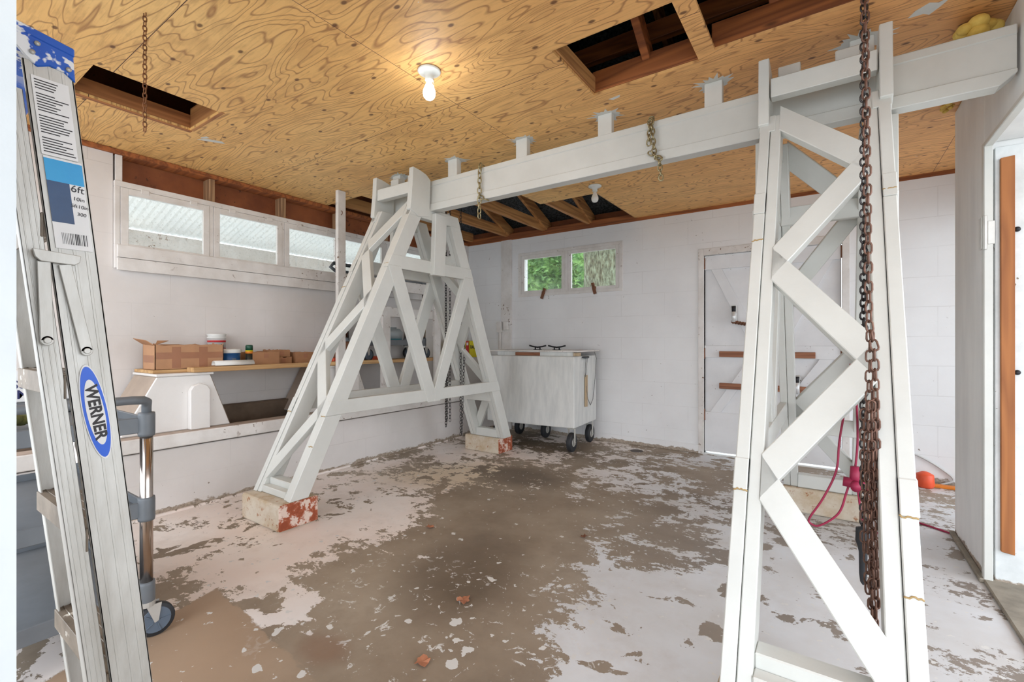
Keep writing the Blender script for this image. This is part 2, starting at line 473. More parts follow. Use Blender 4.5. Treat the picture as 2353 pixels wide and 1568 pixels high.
# window glass
def glass(name, dirt=0.12):
    m, t, b = newmat(name, 0.05)
    o = t.nodes['Material Output']
    tr = N(t, 'ShaderNodeBsdfTransparent')
    tr.inputs[0].default_value = (0.93, 0.95, 0.94, 1)
    df = N(t, 'ShaderNodeBsdfDiffuse')
    df.inputs[0].default_value = srgb(216, 216, 208)
    gl = N(t, 'ShaderNodeBsdfGlossy')
    gl.inputs['Roughness'].default_value = 0.04
    a = N(t, 'ShaderNodeMixShader')
    a.inputs[0].default_value = 0.06
    t.links.new(tr.outputs[0], a.inputs[1])
    t.links.new(gl.outputs[0], a.inputs[2])
    c = N(t, 'ShaderNodeMixShader')
    n1 = noise(t, coords(t), 60, 4, 0.7)
    k = ramp(t, n1, [(0.56, gray(dirt * 0.5)), (0.72, gray(dirt * 2.5))])
    t.links.new(k, c.inputs[0])
    t.links.new(a.outputs[0], c.inputs[1])
    t.links.new(df.outputs[0], c.inputs[2])
    t.links.new(c.outputs[0], o.inputs[0])
    return m
M['glass'] = glass('dusty_glass')
# bulbs
m, t, b = newmat('lit_bulb', 0.3)
b.inputs['Emission Color'].default_value = (1, 0.98, 0.95, 1)
b.inputs['Emission Strength'].default_value = 9.0
M['bulb'] = m
m, t, b = newmat('unlit_bulb', 0.15)
b.inputs['Base Color'].default_value = srgb(236, 238, 236)
M['bulb_off'] = m

# ------------------------------------------------------------------ mesh helpers
class MB:
    def __init__(s, warp=None):
        s.v = []
        s.f = []
        s.m = []
        s.sm = []
        s.warp = warp
        s.cm = 0
        s.smooth = False
    def add(s, vs, fs):
        k = len(s.v)
        s.v += [Vector(p) for p in vs]
        for f in fs:
            s.f.append([i + k for i in f])
            s.m.append(s.cm)
            s.sm.append(s.smooth)
        return s
    def box(s, x0, x1, y0, y1, z0, z1):
        return s.add([(x0, y0, z0), (x1, y0, z0), (x1, y1, z0), (x0, y1, z0), (x0, y0, z1), (x1, y0, z1), (x1, y1, z1), (x0, y1, z1)],
                     [(0, 3, 2, 1), (4, 5, 6, 7), (0, 1, 5, 4), (1, 2, 6, 5), (2, 3, 7, 6), (3, 0, 4, 7)])
    def prism(s, poly, axis, a, b):
        n = len(poly)
        def P(p, c):
            return {'X': (c, p[0], p[1]), 'Y': (p[0], c, p[1]), 'Z': (p[0], p[1], c)}[axis]
        vs = [P(p, a) for p in poly] + [P(p, b) for p in poly]
        fs = [tuple(range(n))[::-1], tuple(range(n, 2 * n))] + [(i, (i + 1) % n, n + (i + 1) % n, n + i) for i in range(n)]
        return s.add(vs, fs)
    def bar(s, p, q, wdt, thk, up=(0, 0, 1)):
        p = Vector(p); q = Vector(q)
        d = (q - p).normalized()
        u = Vector(up)
        sd = d.cross(u).normalized()
        u = sd.cross(d).normalized()
        vs = []
        for c in (p, q):
            for a, e in ((-1, -1), (1, -1), (1, 1), (-1, 1)):
                vs.append(c + sd * a * thk / 2 + u * e * wdt / 2)
        return s.add(vs, [(0, 3, 2, 1), (4, 5, 6, 7), (0, 1, 5, 4), (1, 2, 6, 5), (2, 3, 7, 6), (3, 0, 4, 7)])
    def cyl(s, p, q, r, n=16, r2=None, cap=True):
        p = Vector(p); q = Vector(q)
        if r2 is None: r2 = r
        d = (q - p).normalized()
        a = d.orthogonal().normalized()
        b = d.cross(a)
        vs = []
        for c, rr in ((p, r), (q, r2)):
            for i in range(n):
                th = 2 * PI * i / n
                vs.append(c + (a * math.cos(th) + b * math.sin(th)) * rr)
        fs = [(i, (i + 1) % n, n + (i + 1) % n, n + i) for i in range(n)]
        if cap: fs += [tuple(range(n))[::-1], tuple(range(n, 2 * n))]
        return s.add(vs, fs)
    def lathe(s, prof, c=(0, 0, 0), n=20):
        c = Vector(c)
        vs = []
        for r, z in prof:
            for i in range(n):
                th = 2 * PI * i / n
                vs.append(c + Vector((r * math.cos(th), r * math.sin(th), z)))
        fs = []
        for j in range(len(prof) - 1):
            for i in range(n):
                fs.append((j * n + i, j * n + (i + 1) % n, (j + 1) * n + (i + 1) % n, (j + 1) * n + i))
        fs += [tuple(range(n))[::-1], tuple(range((len(prof) - 1) * n, len(prof) * n))]
        return s.add(vs, fs)
    def tube(s, pts, r, n=8, closed=False):
        pts = [Vector(p) for p in pts]
        m_ = len(pts)
        vs = []
        prev = None
        for i, p in enumerate(pts):
            if closed:
                d = (pts[(i + 1) % m_] - pts[i - 1]).normalized()
            else:
                d = (pts[min(i + 1, m_ - 1)] - pts[max(i - 1, 0)]).normalized()
            if prev is None:
                a = d.orthogonal().normalized()
            else:
                a = (prev - d * prev.dot(d)).normalized()
            prev = a
            b = d.cross(a)
            for k in range(n):
                th = 2 * PI * k / n
                vs.append(p + (a * math.cos(th) + b * math.sin(th)) * r)
        fs = []
        for j in range(m_ if closed else m_ - 1):
            j2 = (j + 1) % m_
            for k in range(n):
                fs.append((j * n + k, j * n + (k + 1) % n, j2 * n + (k + 1) % n, j2 * n + k))
        if not closed:
            fs += [tuple(range(n))[::-1], tuple(range((m_ - 1) * n, m_ * n))]
        return s.add(vs, fs)
    def sphere(s, c, r, n=16, k=10, sc=(1, 1, 1)):
        prof = [(max(r * math.sin(PI * i / k), 1e-4), -r * math.cos(PI * i / k)) for i in range(k + 1)]
        n0 = len(s.v)
        s.lathe(prof, (0, 0, 0), n)
        for i in range(n0, len(s.v)):
            p = s.v[i]
            s.v[i] = Vector((p.x * sc[0] + c[0], p.y * sc[1] + c[1], p.z * sc[2] + c[2]))
        return s
    def link(s, c, d, a, L, W, r):
        """one stadium-shaped chain link centred at c, long axis d, flat side across a"""
        c = Vector(c); d = Vector(d).normalized(); a = Vector(a)
        a = (a - d * a.dot(d)).normalized()
        R_ = W / 2
        h = L / 2 - R_
        pts = []
        for i in range(5):
            th = -PI / 2 + PI * i / 4
            pts.append(c + d * (h + R_ * math.cos(th)) + a * (R_ * math.sin(th)))
        for i in range(5):
            th = PI / 2 + PI * i / 4
            pts.append(c + d * (-h + R_ * math.cos(th)) + a * (R_ * math.sin(th)))
        return s.tube(pts, r, 6, True)
    def chain(s, path, L, W, r, tw=0.0):
        pts = [Vector(p) for p in path]
        seg = [(pts[i + 1] - pts[i]).length for i in range(len(pts) - 1)]
        tot = sum(seg)
        pitch = L - 2.2 * r
        n = max(1, int(tot / pitch))
        for i in range(n + 1):
            dd = tot * i / n
            j = 0
            while j < len(seg) - 1 and dd > seg[j]:
                dd -= seg[j]
                j += 1
            d = (pts[j + 1] - pts[j]).normalized()
            c = pts[j] + d * dd
            ref = Vector((1, 0.25, 0)) if abs(d.z) > 0.5 else Vector((0, 0, 1))
            a = (ref - d * ref.dot(d)).normalized()
            if i % 2: a = d.cross(a)
            if tw: a = Matrix.Rotation(tw * math.sin(i * 0.7), 3, d) @ a
            s.link(c, d, a, L, W, r)
        return s
    def build(s, name, mats, parent=None, bevel=0.0, local=False, seg=1):
        if not isinstance(mats, (list, tuple)): mats = [mats]
        me = bpy.data.meshes.new(name)
        vs = [s.warp(p) if s.warp else p for p in s.v]
        off = Vector((0, 0, 0))
        if parent is not None and not local:
            q = parent
            while q:
                off += q.location
                q = q.parent
        me.from_pydata([tuple(v - off) for v in vs], [], s.f)
        for mm in mats: me.materials.append(mm)
        for i, p in enumerate(me.polygons):
            p.material_index = s.m[i]
            p.use_smooth = s.sm[i]
        me.update()
        bm = bmesh.new()
        bm.from_mesh(me)
        bmesh.ops.recalc_face_normals(bm, faces=bm.faces)
        bm.to_mesh(me)
        bm.free()
        o = bpy.data.objects.new(name, me)
        COL.objects.link(o)
        if parent is not None: o.parent = parent
        if bevel > 0:
            bv = o.modifiers.new('bevel', 'BEVEL')
            bv.width = bevel
            bv.segments = seg
            bv.limit_method = 'ANGLE'
            bv.angle_limit = math.radians(40)
        return o

def sm(mb=None):
    mb = mb or MB()
    mb.smooth = True
    return mb
def tag(o, label=None, cat=None, group=None, kind=None):
    if label: o['label'] = label
    if cat: o['category'] = cat
    if group: o['group'] = group
    if kind: o['kind'] = kind
    return o
def empty(name, loc, label, cat, group=None, rz=0.0):
    o = bpy.data.objects.new(name, None)
    o.empty_display_size = 0.05
    COL.objects.link(o)
    o.location = loc
    o.rotation_euler = (0, 0, rz)
    return tag(o, label, cat, group)
def struct(o):
    o['kind'] = 'structure'
    return o
def text_mesh(name, body, size, mat, parent, mtx, extrude=0.0006, font_scale=(1, 1), bold=0.0):
    """flat lettering as a mesh; mtx places it in the parent's frame"""
    cu = bpy.data.curves.new(name, 'FONT')
    cu.body = body
    cu.size = size
    cu.extrude = extrude
    cu.offset = bold
    cu.align_x = 'CENTER'
    cu.align_y = 'CENTER'
    tmp = bpy.data.objects.new('tmp', cu)
    COL.objects.link(tmp)
    bpy.context.view_layer.update()
    me = bpy.data.meshes.new_from_object(tmp)
    COL.objects.unlink(tmp)
    bpy.data.objects.remove(tmp)
    me.materials.clear()
    me.materials.append(mat)
    me.transform(mtx @ Matrix.Diagonal((font_scale[0], font_scale[1], 1, 1)))
    me.name = name
    o = bpy.data.objects.new(name, me)
    COL.objects.link(o)
    o.parent = parent
    return o

# ------------------------------------------------------------------ the room
XL, YB, ZC = -4.15, 4.97, 2.5

floor_b = MB()
floor_b.box(-4.5, 3.2, -1.6, 5.3, -0.12, 0.0)
struct(floor_b.build('floor', M['floor']))

# ceiling: a sheet with rectangular holes
def sheet_with_holes(x0, x1, y0, y1, z0, z1, holes):
    xs = sorted({x0, x1} | {h[0] for h in holes} | {h[1] for h in holes})
    ys = sorted({y0, y1} | {h[2] for h in holes} | {h[3] for h in holes})
    mb = MB()
    def solid(i, j):
        if i < 0 or j < 0 or i >= len(xs) - 1 or j >= len(ys) - 1: return False
        cx = (xs[i] + xs[i + 1]) / 2
        cy = (ys[j] + ys[j + 1]) / 2
        return not any(h[0] < cx < h[1] and h[2] < cy < h[3] for h in holes)
    for i in range(len(xs) - 1):
        for j in range(len(ys) - 1):
            if not solid(i, j): continue
            a, b_, c, d = xs[i], xs[i + 1], ys[j], ys[j + 1]
            mb.add([(a, c, z0), (b_, c, z0), (b_, d, z0), (a, d, z0)], [(0, 3, 2, 1)])
            mb.add([(a, c, z1), (b_, c, z1), (b_, d, z1), (a, d, z1)], [(0, 1, 2, 3)])
            if not solid(i - 1, j): mb.add([(a, c, z0), (a, d, z0), (a, d, z1), (a, c, z1)], [(0, 1, 2, 3)])
            if not solid(i + 1, j): mb.add([(b_, c, z0), (b_, d, z0), (b_, d, z1), (b_, c, z1)], [(0, 1, 2, 3)])
            if not solid(i, j - 1): mb.add([(a, c, z0), (b_, c, z0), (b_, c, z1), (a, c, z1)], [(0, 1, 2, 3)])
            if not solid(i, j + 1): mb.add([(a, d, z0), (b_, d, z0), (b_, d, z1), (a, d, z1)], [(0, 1, 2, 3)])
    return mb
HOLES = [(-3.385, -2.975, 0.705, 1.275), (-1.07, -0.52, 1.885, 2.36), (-0.44, 0.10, 1.885, 2.31),
         (-4.15, -3.6, 2.76, 4.97), (-3.6, -2.36, 3.1, 4.97), (-2.36, -1.765, 3.93, 4.97)]
ceil_o = struct(sheet_with_holes(XL, 2.2, -0.6, YB, ZC, ZC + 0.014, HOLES).build('ceiling', M['ply']))

# attic framing above the ceiling
def joist(name, mb, mat):
    return struct(mb.build(name, mat, None, 0.003))
n = 0
for x in (-4.10, -3.52, -2.94, -2.35, -1.765, -1.10, -0.505, 0.13, 0.72, 1.3):
    mb = MB()
    if x == -2.94 or x == -1.765:
        segs = [(-0.5, YB)]
    elif x == -0.505:
        segs = [(-0.5, 2.36), (2.4, YB)]
    else:
        segs = [(-0.5, YB)]
    if x == -2.94: x = -2.955
    for a, b_ in segs:
        y0 = a
        # keep the left hatch open
        mb.box(x, x + 0.038, y0, b_, ZC + 0.015, ZC + 0.10 if x > -1.2 else ZC + 0.13)
    joist('trim_%d' % (n + 1), mb, M['joistY']); n += 1
# rafters alongside the joists rising from the back wall plate towards the ridge
for x in (-3.47, -2.90, -2.305, -1.71, -0.95, -0.40, 0.18):
    mb = MB()
    mb.bar((x, 5.05, ZC + 0.06), (x, 1.7, ZC + 0.06 + 3.35 * 0.42), 0.13, 0.038)
    joist('trim_%d' % (n + 1), mb, M['joistY']); n += 1
    mb = MB()
    mb.bar((x, 1.7, ZC + 0.06 + 3.35 * 0.42), (x, -0.6, ZC + 0.30), 0.13, 0.038)
    joist('trim_%d' % (n + 1), mb, M['joistY']); n += 1
for args in ((-1.08, -0.515, 2.355, 2.393, 0.015, 0.13), (-0.455, 0.12, 2.31, 2.348, 0.015, 0.13),
             (-3.40, -2.90, 3.52, 3.558, 0.015, 0.12), (-2.93, -2.37, 3.55, 3.588, 0.015, 0.12),
             (-4.15, -2.0, 2.70, 2.738, 0.015, 0.13)):
    mb = MB()
    mb.box(args[0], args[1], args[2], args[3], ZC + args[4], ZC + args[5])
    joist('trim_%d' % (n + 1), mb, M['joistR']); n += 1
# left hatch lining boards
mb = MB(); mb.box(-3.42, -3.386, 0.69, 1.29, ZC - 0.004, ZC + 0.10)
joist('trim_%d' % (n + 1), mb, M['hatchboard']); n += 1
mb = MB(); mb.box(-3.386, -2.96, 1.276, 1.30, ZC - 0.002, ZC + 0.14)
joist('trim_%d' % (n + 1), mb, M['joistX']); n += 1
# purlins seen through the two middle hatches
for y, z in ((2.6, 2.85), (2.15, 3.0), (1.5, 3.25)):
    mb = MB(); mb.box(-1.6, 0.4, y, y + 0.05, z, z + 0.10)
    joist('trim_%d' % (n + 1), mb, M['joistR']); n += 1
for x in (-0.78, -0.2):
    mb = MB(); mb.bar((x, 2.4, 2.62), (x, 1.5, 3.2), 0.09, 0.04)
    joist('trim_%d' % (n + 1), mb, M['joistR']); n += 1
# wall plates
mb = MB(); mb.box(XL, 1.1, YB - 0.004, YB + 0.10, ZC - 0.035, ZC + 0.05)
joist('trim_%d' % (n + 1), mb, M['joistR']); n += 1
mb = MB(); mb.box(XL - 0.10, XL + 0.02, -0.5, YB, ZC - 0.035, ZC - 0.001)
joist('trim_%d' % (n + 1), mb, M['joistR']); n += 1
# roof deck closing the attic
mb = MB()
mb.prism([(5.3, ZC + 0.05), (5.3, ZC + 0.08), (1.7, 4.08), (-1.0, ZC + 0.40), (-1.0, ZC + 0.36), (1.7, 4.04)], 'X', -4.6, 2.6)
struct(mb.build('roof', M['galv']))
mb = MB()
for xa in (-4.35, 2.25):
    mb.prism([(-0.8, ZC + 0.015), (5.1, ZC + 0.015), (5.1, ZC + 0.12), (1.7, 4.05), (-0.8, ZC + 0.45)], 'X', xa, xa + 0.04)
mb.box(-4.35, 2.29, -0.80, -0.76, ZC + 0.0, ZC + 0.5)
mb.box(-4.35, 2.29, 5.07, 5.12, ZC + 0.0, ZC + 0.14)
struct(mb.build('wall_gable', M['dark_board']))

# left wall: masonry below, window band, open studs above
mb = MB()
mb.box(XL - 0.15, XL, -0.6, 5.12, 0.0, 1.66)
mb.box(XL - 0.15, XL, -0.6, 1.088, 1.66, ZC - 0.036)
mb.box(XL - 0.15, XL, 4.22, 5.12, 1.66, ZC - 0.036)
struct(mb.build('wall_left', M['wall_left']))
mb = MB(); mb.box(XL - 0.16, XL - 0.11, 1.09, 4.22, 2.26, ZC + 0.05); mb.box(XL - 0.16, XL - 0.10, -0.6, 1.09, ZC, ZC + 0.05)
struct(mb.build('trim_60', M['dark_board']))
for i, y in enumerate((1.10, 1.70, 2.30, 2.90, 3.50, 4.10)):
    mb = MB(); mb.box(XL - 0.11, XL + 0.004, y, y + 0.04, 2.272, ZC - 0.036)
    struct(mb.build('trim_%d' % (61 + i), M['white_trim'] if i == 0 else M['stud'], None, 0.002))
# continuous window surround
mb = MB()
mb.box(XL - 0.05, XL + 0.03, 1.09, 4.22, 2.235, 2.275)
mb.box(XL - 0.05, XL + 0.03, 1.09, 4.22, 1.66, 1.83)
for y in (1.09, 1.692, 2.284, 2.874, 3.466, 4.17):
    mb.box(XL - 0.05, XL + 0.03, y, y + 0.026 if y not in (1.09,) else y + 0.03, 1.83, 2.235)
struct(mb.build('trim_70', M['white_trim'], None, 0.002))
mb = MB(); mb.box(XL + 0.03, XL + 0.055, 1.10, 4.25, 1.735, 1.822)
struct(mb.build('trim_71', M['white_trim'], None, 0.002))
mb = MB(); mb.box(XL + 0.03, XL + 0.052, 1.10, 4.25, 1.645, 1.732)
struct(mb.build('trim_72', M['white_trim'], None, 0.002))

def window(idx, axis, pos, a0, a1, z0, z1, fr, depth, out, hinges=True):
    """sash frame with pane; axis 'X' = window in a wall of constant X"""
    mb = MB()
    def bx(u0, u1, w0, w1, d0, d1):
        if axis == 'X': mb.box(d0, d1, u0, u1, w0, w1)
        else: mb.box(u0, u1, d0, d1, w0, w1)
    d0, d1 = sorted((pos, pos + depth))
    bx(a0, a0 + fr, z0, z1, d0, d1)
    bx(a1 - fr, a1, z0, z1, d0, d1)
    bx(a0 + fr, a1 - fr, z0, z0 + fr * 0.8, d0, d1)
    bx(a0 + fr, a1 - fr, z1 - fr, z1, d0, d1)
    fo = mb.build('window_%d' % idx, M['white_trim'], None, 0.002)
    struct(fo)
    mb = MB()
    pm = (d0 + d1) / 2
    bx(a0 + fr, a1 - fr, z0 + fr * 0.8, z1 - fr, pm - 0.002, pm + 0.002)
    mb.build('pane', M['glass'], fo)
    if hinges:
        for k in (0.25, 0.8):
            mb = MB()
            u = a0 + (a1 - a0) * k
            bx(u - 0.025, u + 0.025, z1 - 0.02, z1 + 0.012, (d1 if axis == 'X' else d0) - 0.003, (d1 if axis == 'X' else d0) + 0.005)
            mb.build('hinge', M['white_trim'], fo, 0.002)
    return fo
for i, y in enumerate((1.122, 1.720, 2.312, 2.902, 3.494)):
    window(i + 1, 'X', XL + 0.005, y, y + (0.568 if i < 4 else 0.67), 1.80, 2.233, 0.046, 0.028, -1)

# knee wall with timber ledge along the left wall
mb = MB(); mb.box(-3.72, -3.62, 0.25, YB, 0.0, 0.425)
struct(mb.build('wall_knee', M['wall_left'], None, 0.004))
mb = MB(); mb.box(-3.74, -3.595, 0.25, YB, 0.436, 0.525)
lg = struct(mb.build('trim_73', [M['white_trim'], M['ledge']], None, 0.006))
for p in lg.data.polygons:
    if p.normal.z > 0.9: p.material_index = 1
mb = MB(); mb.box(-3.62, -3.60, 0.3, 4.2, 0.0, 0.014)
struct(mb.build('trim_74', M['floor'], None, 0))
# shallow masonry back of the ledge trough
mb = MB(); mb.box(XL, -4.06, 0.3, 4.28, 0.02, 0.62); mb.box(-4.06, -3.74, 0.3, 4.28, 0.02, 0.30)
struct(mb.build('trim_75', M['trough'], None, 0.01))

# back wall with door and window openings
DX0, DX1, DZ = -1.05, 0.09, 2.03
WX0, WX1, WZ0, WZ1 = -3.27, -1.95, 1.74, 2.24
mb = MB()
Y0, Y1 = YB, YB + 0.15
mb.box(XL - 0.15, WX0, Y0, Y1, 0, ZC)
mb.box(WX0, WX1, Y0, Y1, 0, WZ0)
mb.box(WX0, WX1, Y0, Y1, WZ1, ZC)
mb.box(WX1, DX0, Y0, Y1, 0, ZC)
mb.box(DX0, DX1, Y0, Y1, DZ, ZC)
mb.box(DX1, 1.6, Y0, Y1, 0, ZC)
struct(mb.build('wall_back', M['wall_back']))
mb = MB()
mb.box(WX0 - 0.04, WX1 + 0.04, Y0 - 0.012, Y0 + 0.05, WZ1 - 0.005, WZ1 + 0.03)
mb.box(WX0 - 0.04, WX1 + 0.04, Y0 - 0.012, Y0 + 0.05, WZ0 - 0.03, WZ0 + 0.005)
mb.box(WX0 - 0.04, WX0, Y0 - 0.012, Y0 + 0.05, WZ0, WZ1)
mb.box(WX1, WX1 + 0.04, Y0 - 0.012, Y0 + 0.05, WZ0, WZ1)
mb.box(-2.635, -2.597, Y0 - 0.010, Y0 + 0.05, WZ0, WZ1)
struct(mb.build('trim_76', M['white_trim'], None, 0.002))
wa = window(6, 'Y', YB - 0.004, -3.268, -2.637, 1.745, 2.235, 0.048, 0.03, 1, False)
wb = window(7, 'Y', YB - 0.004, -2.595, -1.952, 1.745, 2.235, 0.042, 0.03, 1, False)
for x, z, a in ((-2.93, 1.76, 0.35), (-2.25, 1.78, -0.3)):
    mb = MB()
    mb.bar((x - 0.06 * a, YB - 0.03, z - 0.09), (x + 0.06 * a, YB - 0.02, z + 0.04), 0.035, 0.022, (1, 0, 0))
    mb.box(x - 0.02, x + 0.02, YB - 0.03, YB - 0.004, z - 0.03, z + 0.0)
    o = mb.build('window_latch', M['rust'], None, 0.003)
    tag(o, 'rusty brown latch hanging under the %s pane of the back wall window' % ('left' if a > 0 else 'right, bark-filled'), 'latch')
# base strip with flaking
mb = MB(); mb.box(-2.3, -1.10, YB - 0.015, YB, 0.0, 0.09)
struct(mb.build('baseboard_back', M['wall_back'], None, 0.004))
# pilaster strip
mb = MB(); mb.box(-3.57, -3.41, YB - 0.03, YB, 0.0, ZC - 0.036)
struct(mb.build('trim_77', M['white_trim'], None, 0.003))

# double door in the back wall
mb = MB()
mb.box(DX0 - 0.055, DX0, YB - 0.015, YB + 0.10, 0, DZ + 0.05)
mb.box(DX1, DX1 + 0.055, YB - 0.015, YB + 0.10, 0, DZ + 0.05)
mb.box(DX0, DX1, YB - 0.015, YB + 0.10, DZ - 0.02, DZ + 0.05)
struct(mb.build('trim_78', M['white_trim'], None, 0.003))
def door_leaf(idx, x0, x1, z0, z1):
    mb = MB()
    mb.box(x0, x1, YB + 0.025, YB + 0.055, z0, z1)
    d = mb.build('door_%d' % idx, M['white_door'], None, 0.002)
    struct(d)
    mb = MB()
    yf, yb = YB + 0.005, YB + 0.026
    for a, b_ in ((z0, z0 + 0.40), (0.98, 1.10), (z1 - 0.14, z1)):
        mb.box(x0, x1, yf, yb, a, b_)
    mb.build('ledge_board', M['white_door'], d, 0.002)
    mb = MB()
    cx = (x0 + x1) / 2
    for (a, c, b_, e) in ((x0 + 0.04, 1.10, x1 - 0.06, z1 - 0.14), (x0 + 0.04, z0 + 0.40, x1 - 0.06, 0.98)) if idx == 2 else ((x1 - 0.04, 1.10, x0 + 0.06, z1 - 0.14), (x0 + 0.05, z0 + 0.40, x1 - 0.05, 0.98)):
        mb.prism([(a - 0.0, c), (a + (0.10 if b_ > a else -0.10), c), (b_, e), (b_ - (0.10 if b_ > a else -0.10), e)], 'Y', yf + 0.002, yb)
    mb.build('diagonal_brace', M['white_door'], d, 0.002)
    hx = x0 if idx == 1 else x1
    for z in (0.40, 1.02, 1.93):
        mb = MB(); mb.cyl((hx, yf - 0.004, z - 0.055), (hx, yf - 0.004, z + 0.055), 0.007, 10)
        mb.build('hinge', M['rust'], d)
    return d
door_leaf(1, DX0 + 0.004, -0.487, 0.03, DZ - 0.025)
door_leaf(2, -0.481, DX1 - 0.004, 0.03, DZ - 0.025)
mb = MB(); mb.box(DX0, DX1, YB + 0.0, YB + 0.4, 0.0, 0.012)
struct(mb.build('trim_79', M['whiteplastic']))
# wooden slats across the door
for z, x1, lab in ((1.015, -0.105, 'upper red-brown wooden slat across the white plank doors'), (0.70, -0.15, 'lower red-brown wooden slat across the white plank doors')):
    mb = MB(); mb.box(-0.905, x1, YB - 0.022, YB + 0.004, z - 0.028, z + 0.028)
    tag(mb.build('wooden_slat', M['stripX'], None, 0.003), lab, 'slat', 'slats on the back doors')
# silver bolts
for x, z, lab in ((-0.77, 1.41, 'silver barrel bolt on the left door leaf above the twisted brown cord'), (-0.245, 0.745, 'silver barrel bolt on the lower door slat')):
    e = empty('barrel_bolt', (x, YB - 0.025, z - 0.08), lab, 'bolt', 'barrel bolts on the back doors')
    mb = MB(); mb.box(x - 0.022, x + 0.022, YB - 0.024, YB + 0.004, z - 0.075, z + 0.085); mb.build('back_plate', M['zinc'], e, 0.003)
    mb = sm(); mb.cyl((x, YB - 0.04, z - 0.08), (x, YB - 0.04, z + 0.02), 0.02, 16); mb.build('barrel', M['chrome'], e)
    mb = sm(); mb.cyl((x, YB - 0.04, z + 0.02), (x, YB - 0.04, z + 0.075), 0.017, 16, 0.02); mb.build('cap', M['blackmetal'], e)
mb = MB()
for k in range(3):
    pts = []
    for i in range(37):
        u = i / 36
        x = -0.79 + 0.46 * u
        z = 1.335 - 0.035 * math.sin(PI * u)
        ph = k * 2.1 + i * 1.05
        pts.append((x, YB - 0.035 + 0.012 * math.sin(ph), z + 0.012 * math.cos(ph)))
    mb.tube(pts, 0.007, 6)
tag(mb.build('twisted_cord', M['rust']), 'brown twisted cord draped across the upper half of the plank doors', 'cord')

# right wall: pier, header and far return
mb = MB()
mb.box(0.61, 1.6, 3.10, 3.74, 0.0, ZC)
mb.box(0.61, 0.80, -0.6, 3.10, 2.085, ZC)
struct(mb.build('wall_right', M['wall_right'], None, 0.012, seg=2))
mb = MB(); mb.box(1.1, 1.25, 3.74, YB, 2.15, ZC); mb.box(1.1, 1.25, 4.85, YB, 0.0, 2.15)  # unseen opening below the header, added to bring daylight onto the back wall
struct(mb.build('wall_side', M['wall_back']))
mb = MB()
mb.box(0.60, 0.632, 3.06, 3.10, 0.0, 2.085)
mb.box(0.60, 0.632, -0.6, 3.06, 2.062, 2.085)
struct(mb.build('trim_80', M['white'], None, 0.003))
mb = MB()
mb.box(0.64, 1.50, 3.075, 3.115, 0.015, 2.055)
d3 = struct(mb.build('door_3', M['leaf_door'], None, 0.003))
mb = MB()
mb.box(0.59, 0.606, 3.055, 3.10, 1.58, 1.73)
mb.box(0.612, 0.638, 3.058, 3.074, 1.60, 1.71)
mb.cyl((0.602, 3.052, 1.575), (0.602, 3.052, 1.735), 0.009, 10)
h = mb.build('hinge', M['zinc'], d3, 0.002); h['label'] = 'paint-splashed metal hinge'
mb = MB(); mb.prism([(0.657, 0.165), (0.702, 0.158), (0.702, 2.0), (0.655, 1.996)], 'Y', 3.056, 3.076)
o = mb.build('wood_strip', M['stripwood'], d3, 0.002); o['label'] = 'orange-brown varnished wooden strip'
for z in (1.66, 1.0):
    mb = sm(); mb.sphere((0.712, 3.07, z), 0.012, 10, 6); mb.build('bolt_head', M['blackmetal'], d3)
mb = MB(); mb.box(0.60, 0.80, -0.6, 3.1, 0.0, 0.02)
mb.box(0.585, 0.61, 3.06, 3.74, 0.0, 0.022)
struct(mb.build('trim_81', M['kerb'], None, 0.004))

# front pier with door jamb just left of the camera, left open further left for more daylight
mb = MB()
mb.box(-1.45, -0.60, -0.15, 0.0897, 0.0, ZC)
struct(mb.build('wall_front', M['jamb']))

# outside: ground, eave and shrubs
mb = MB(); mb.box(-14, 14, -12, 16, -0.5, -0.13)
struct(mb.build('ground', M['outside']))

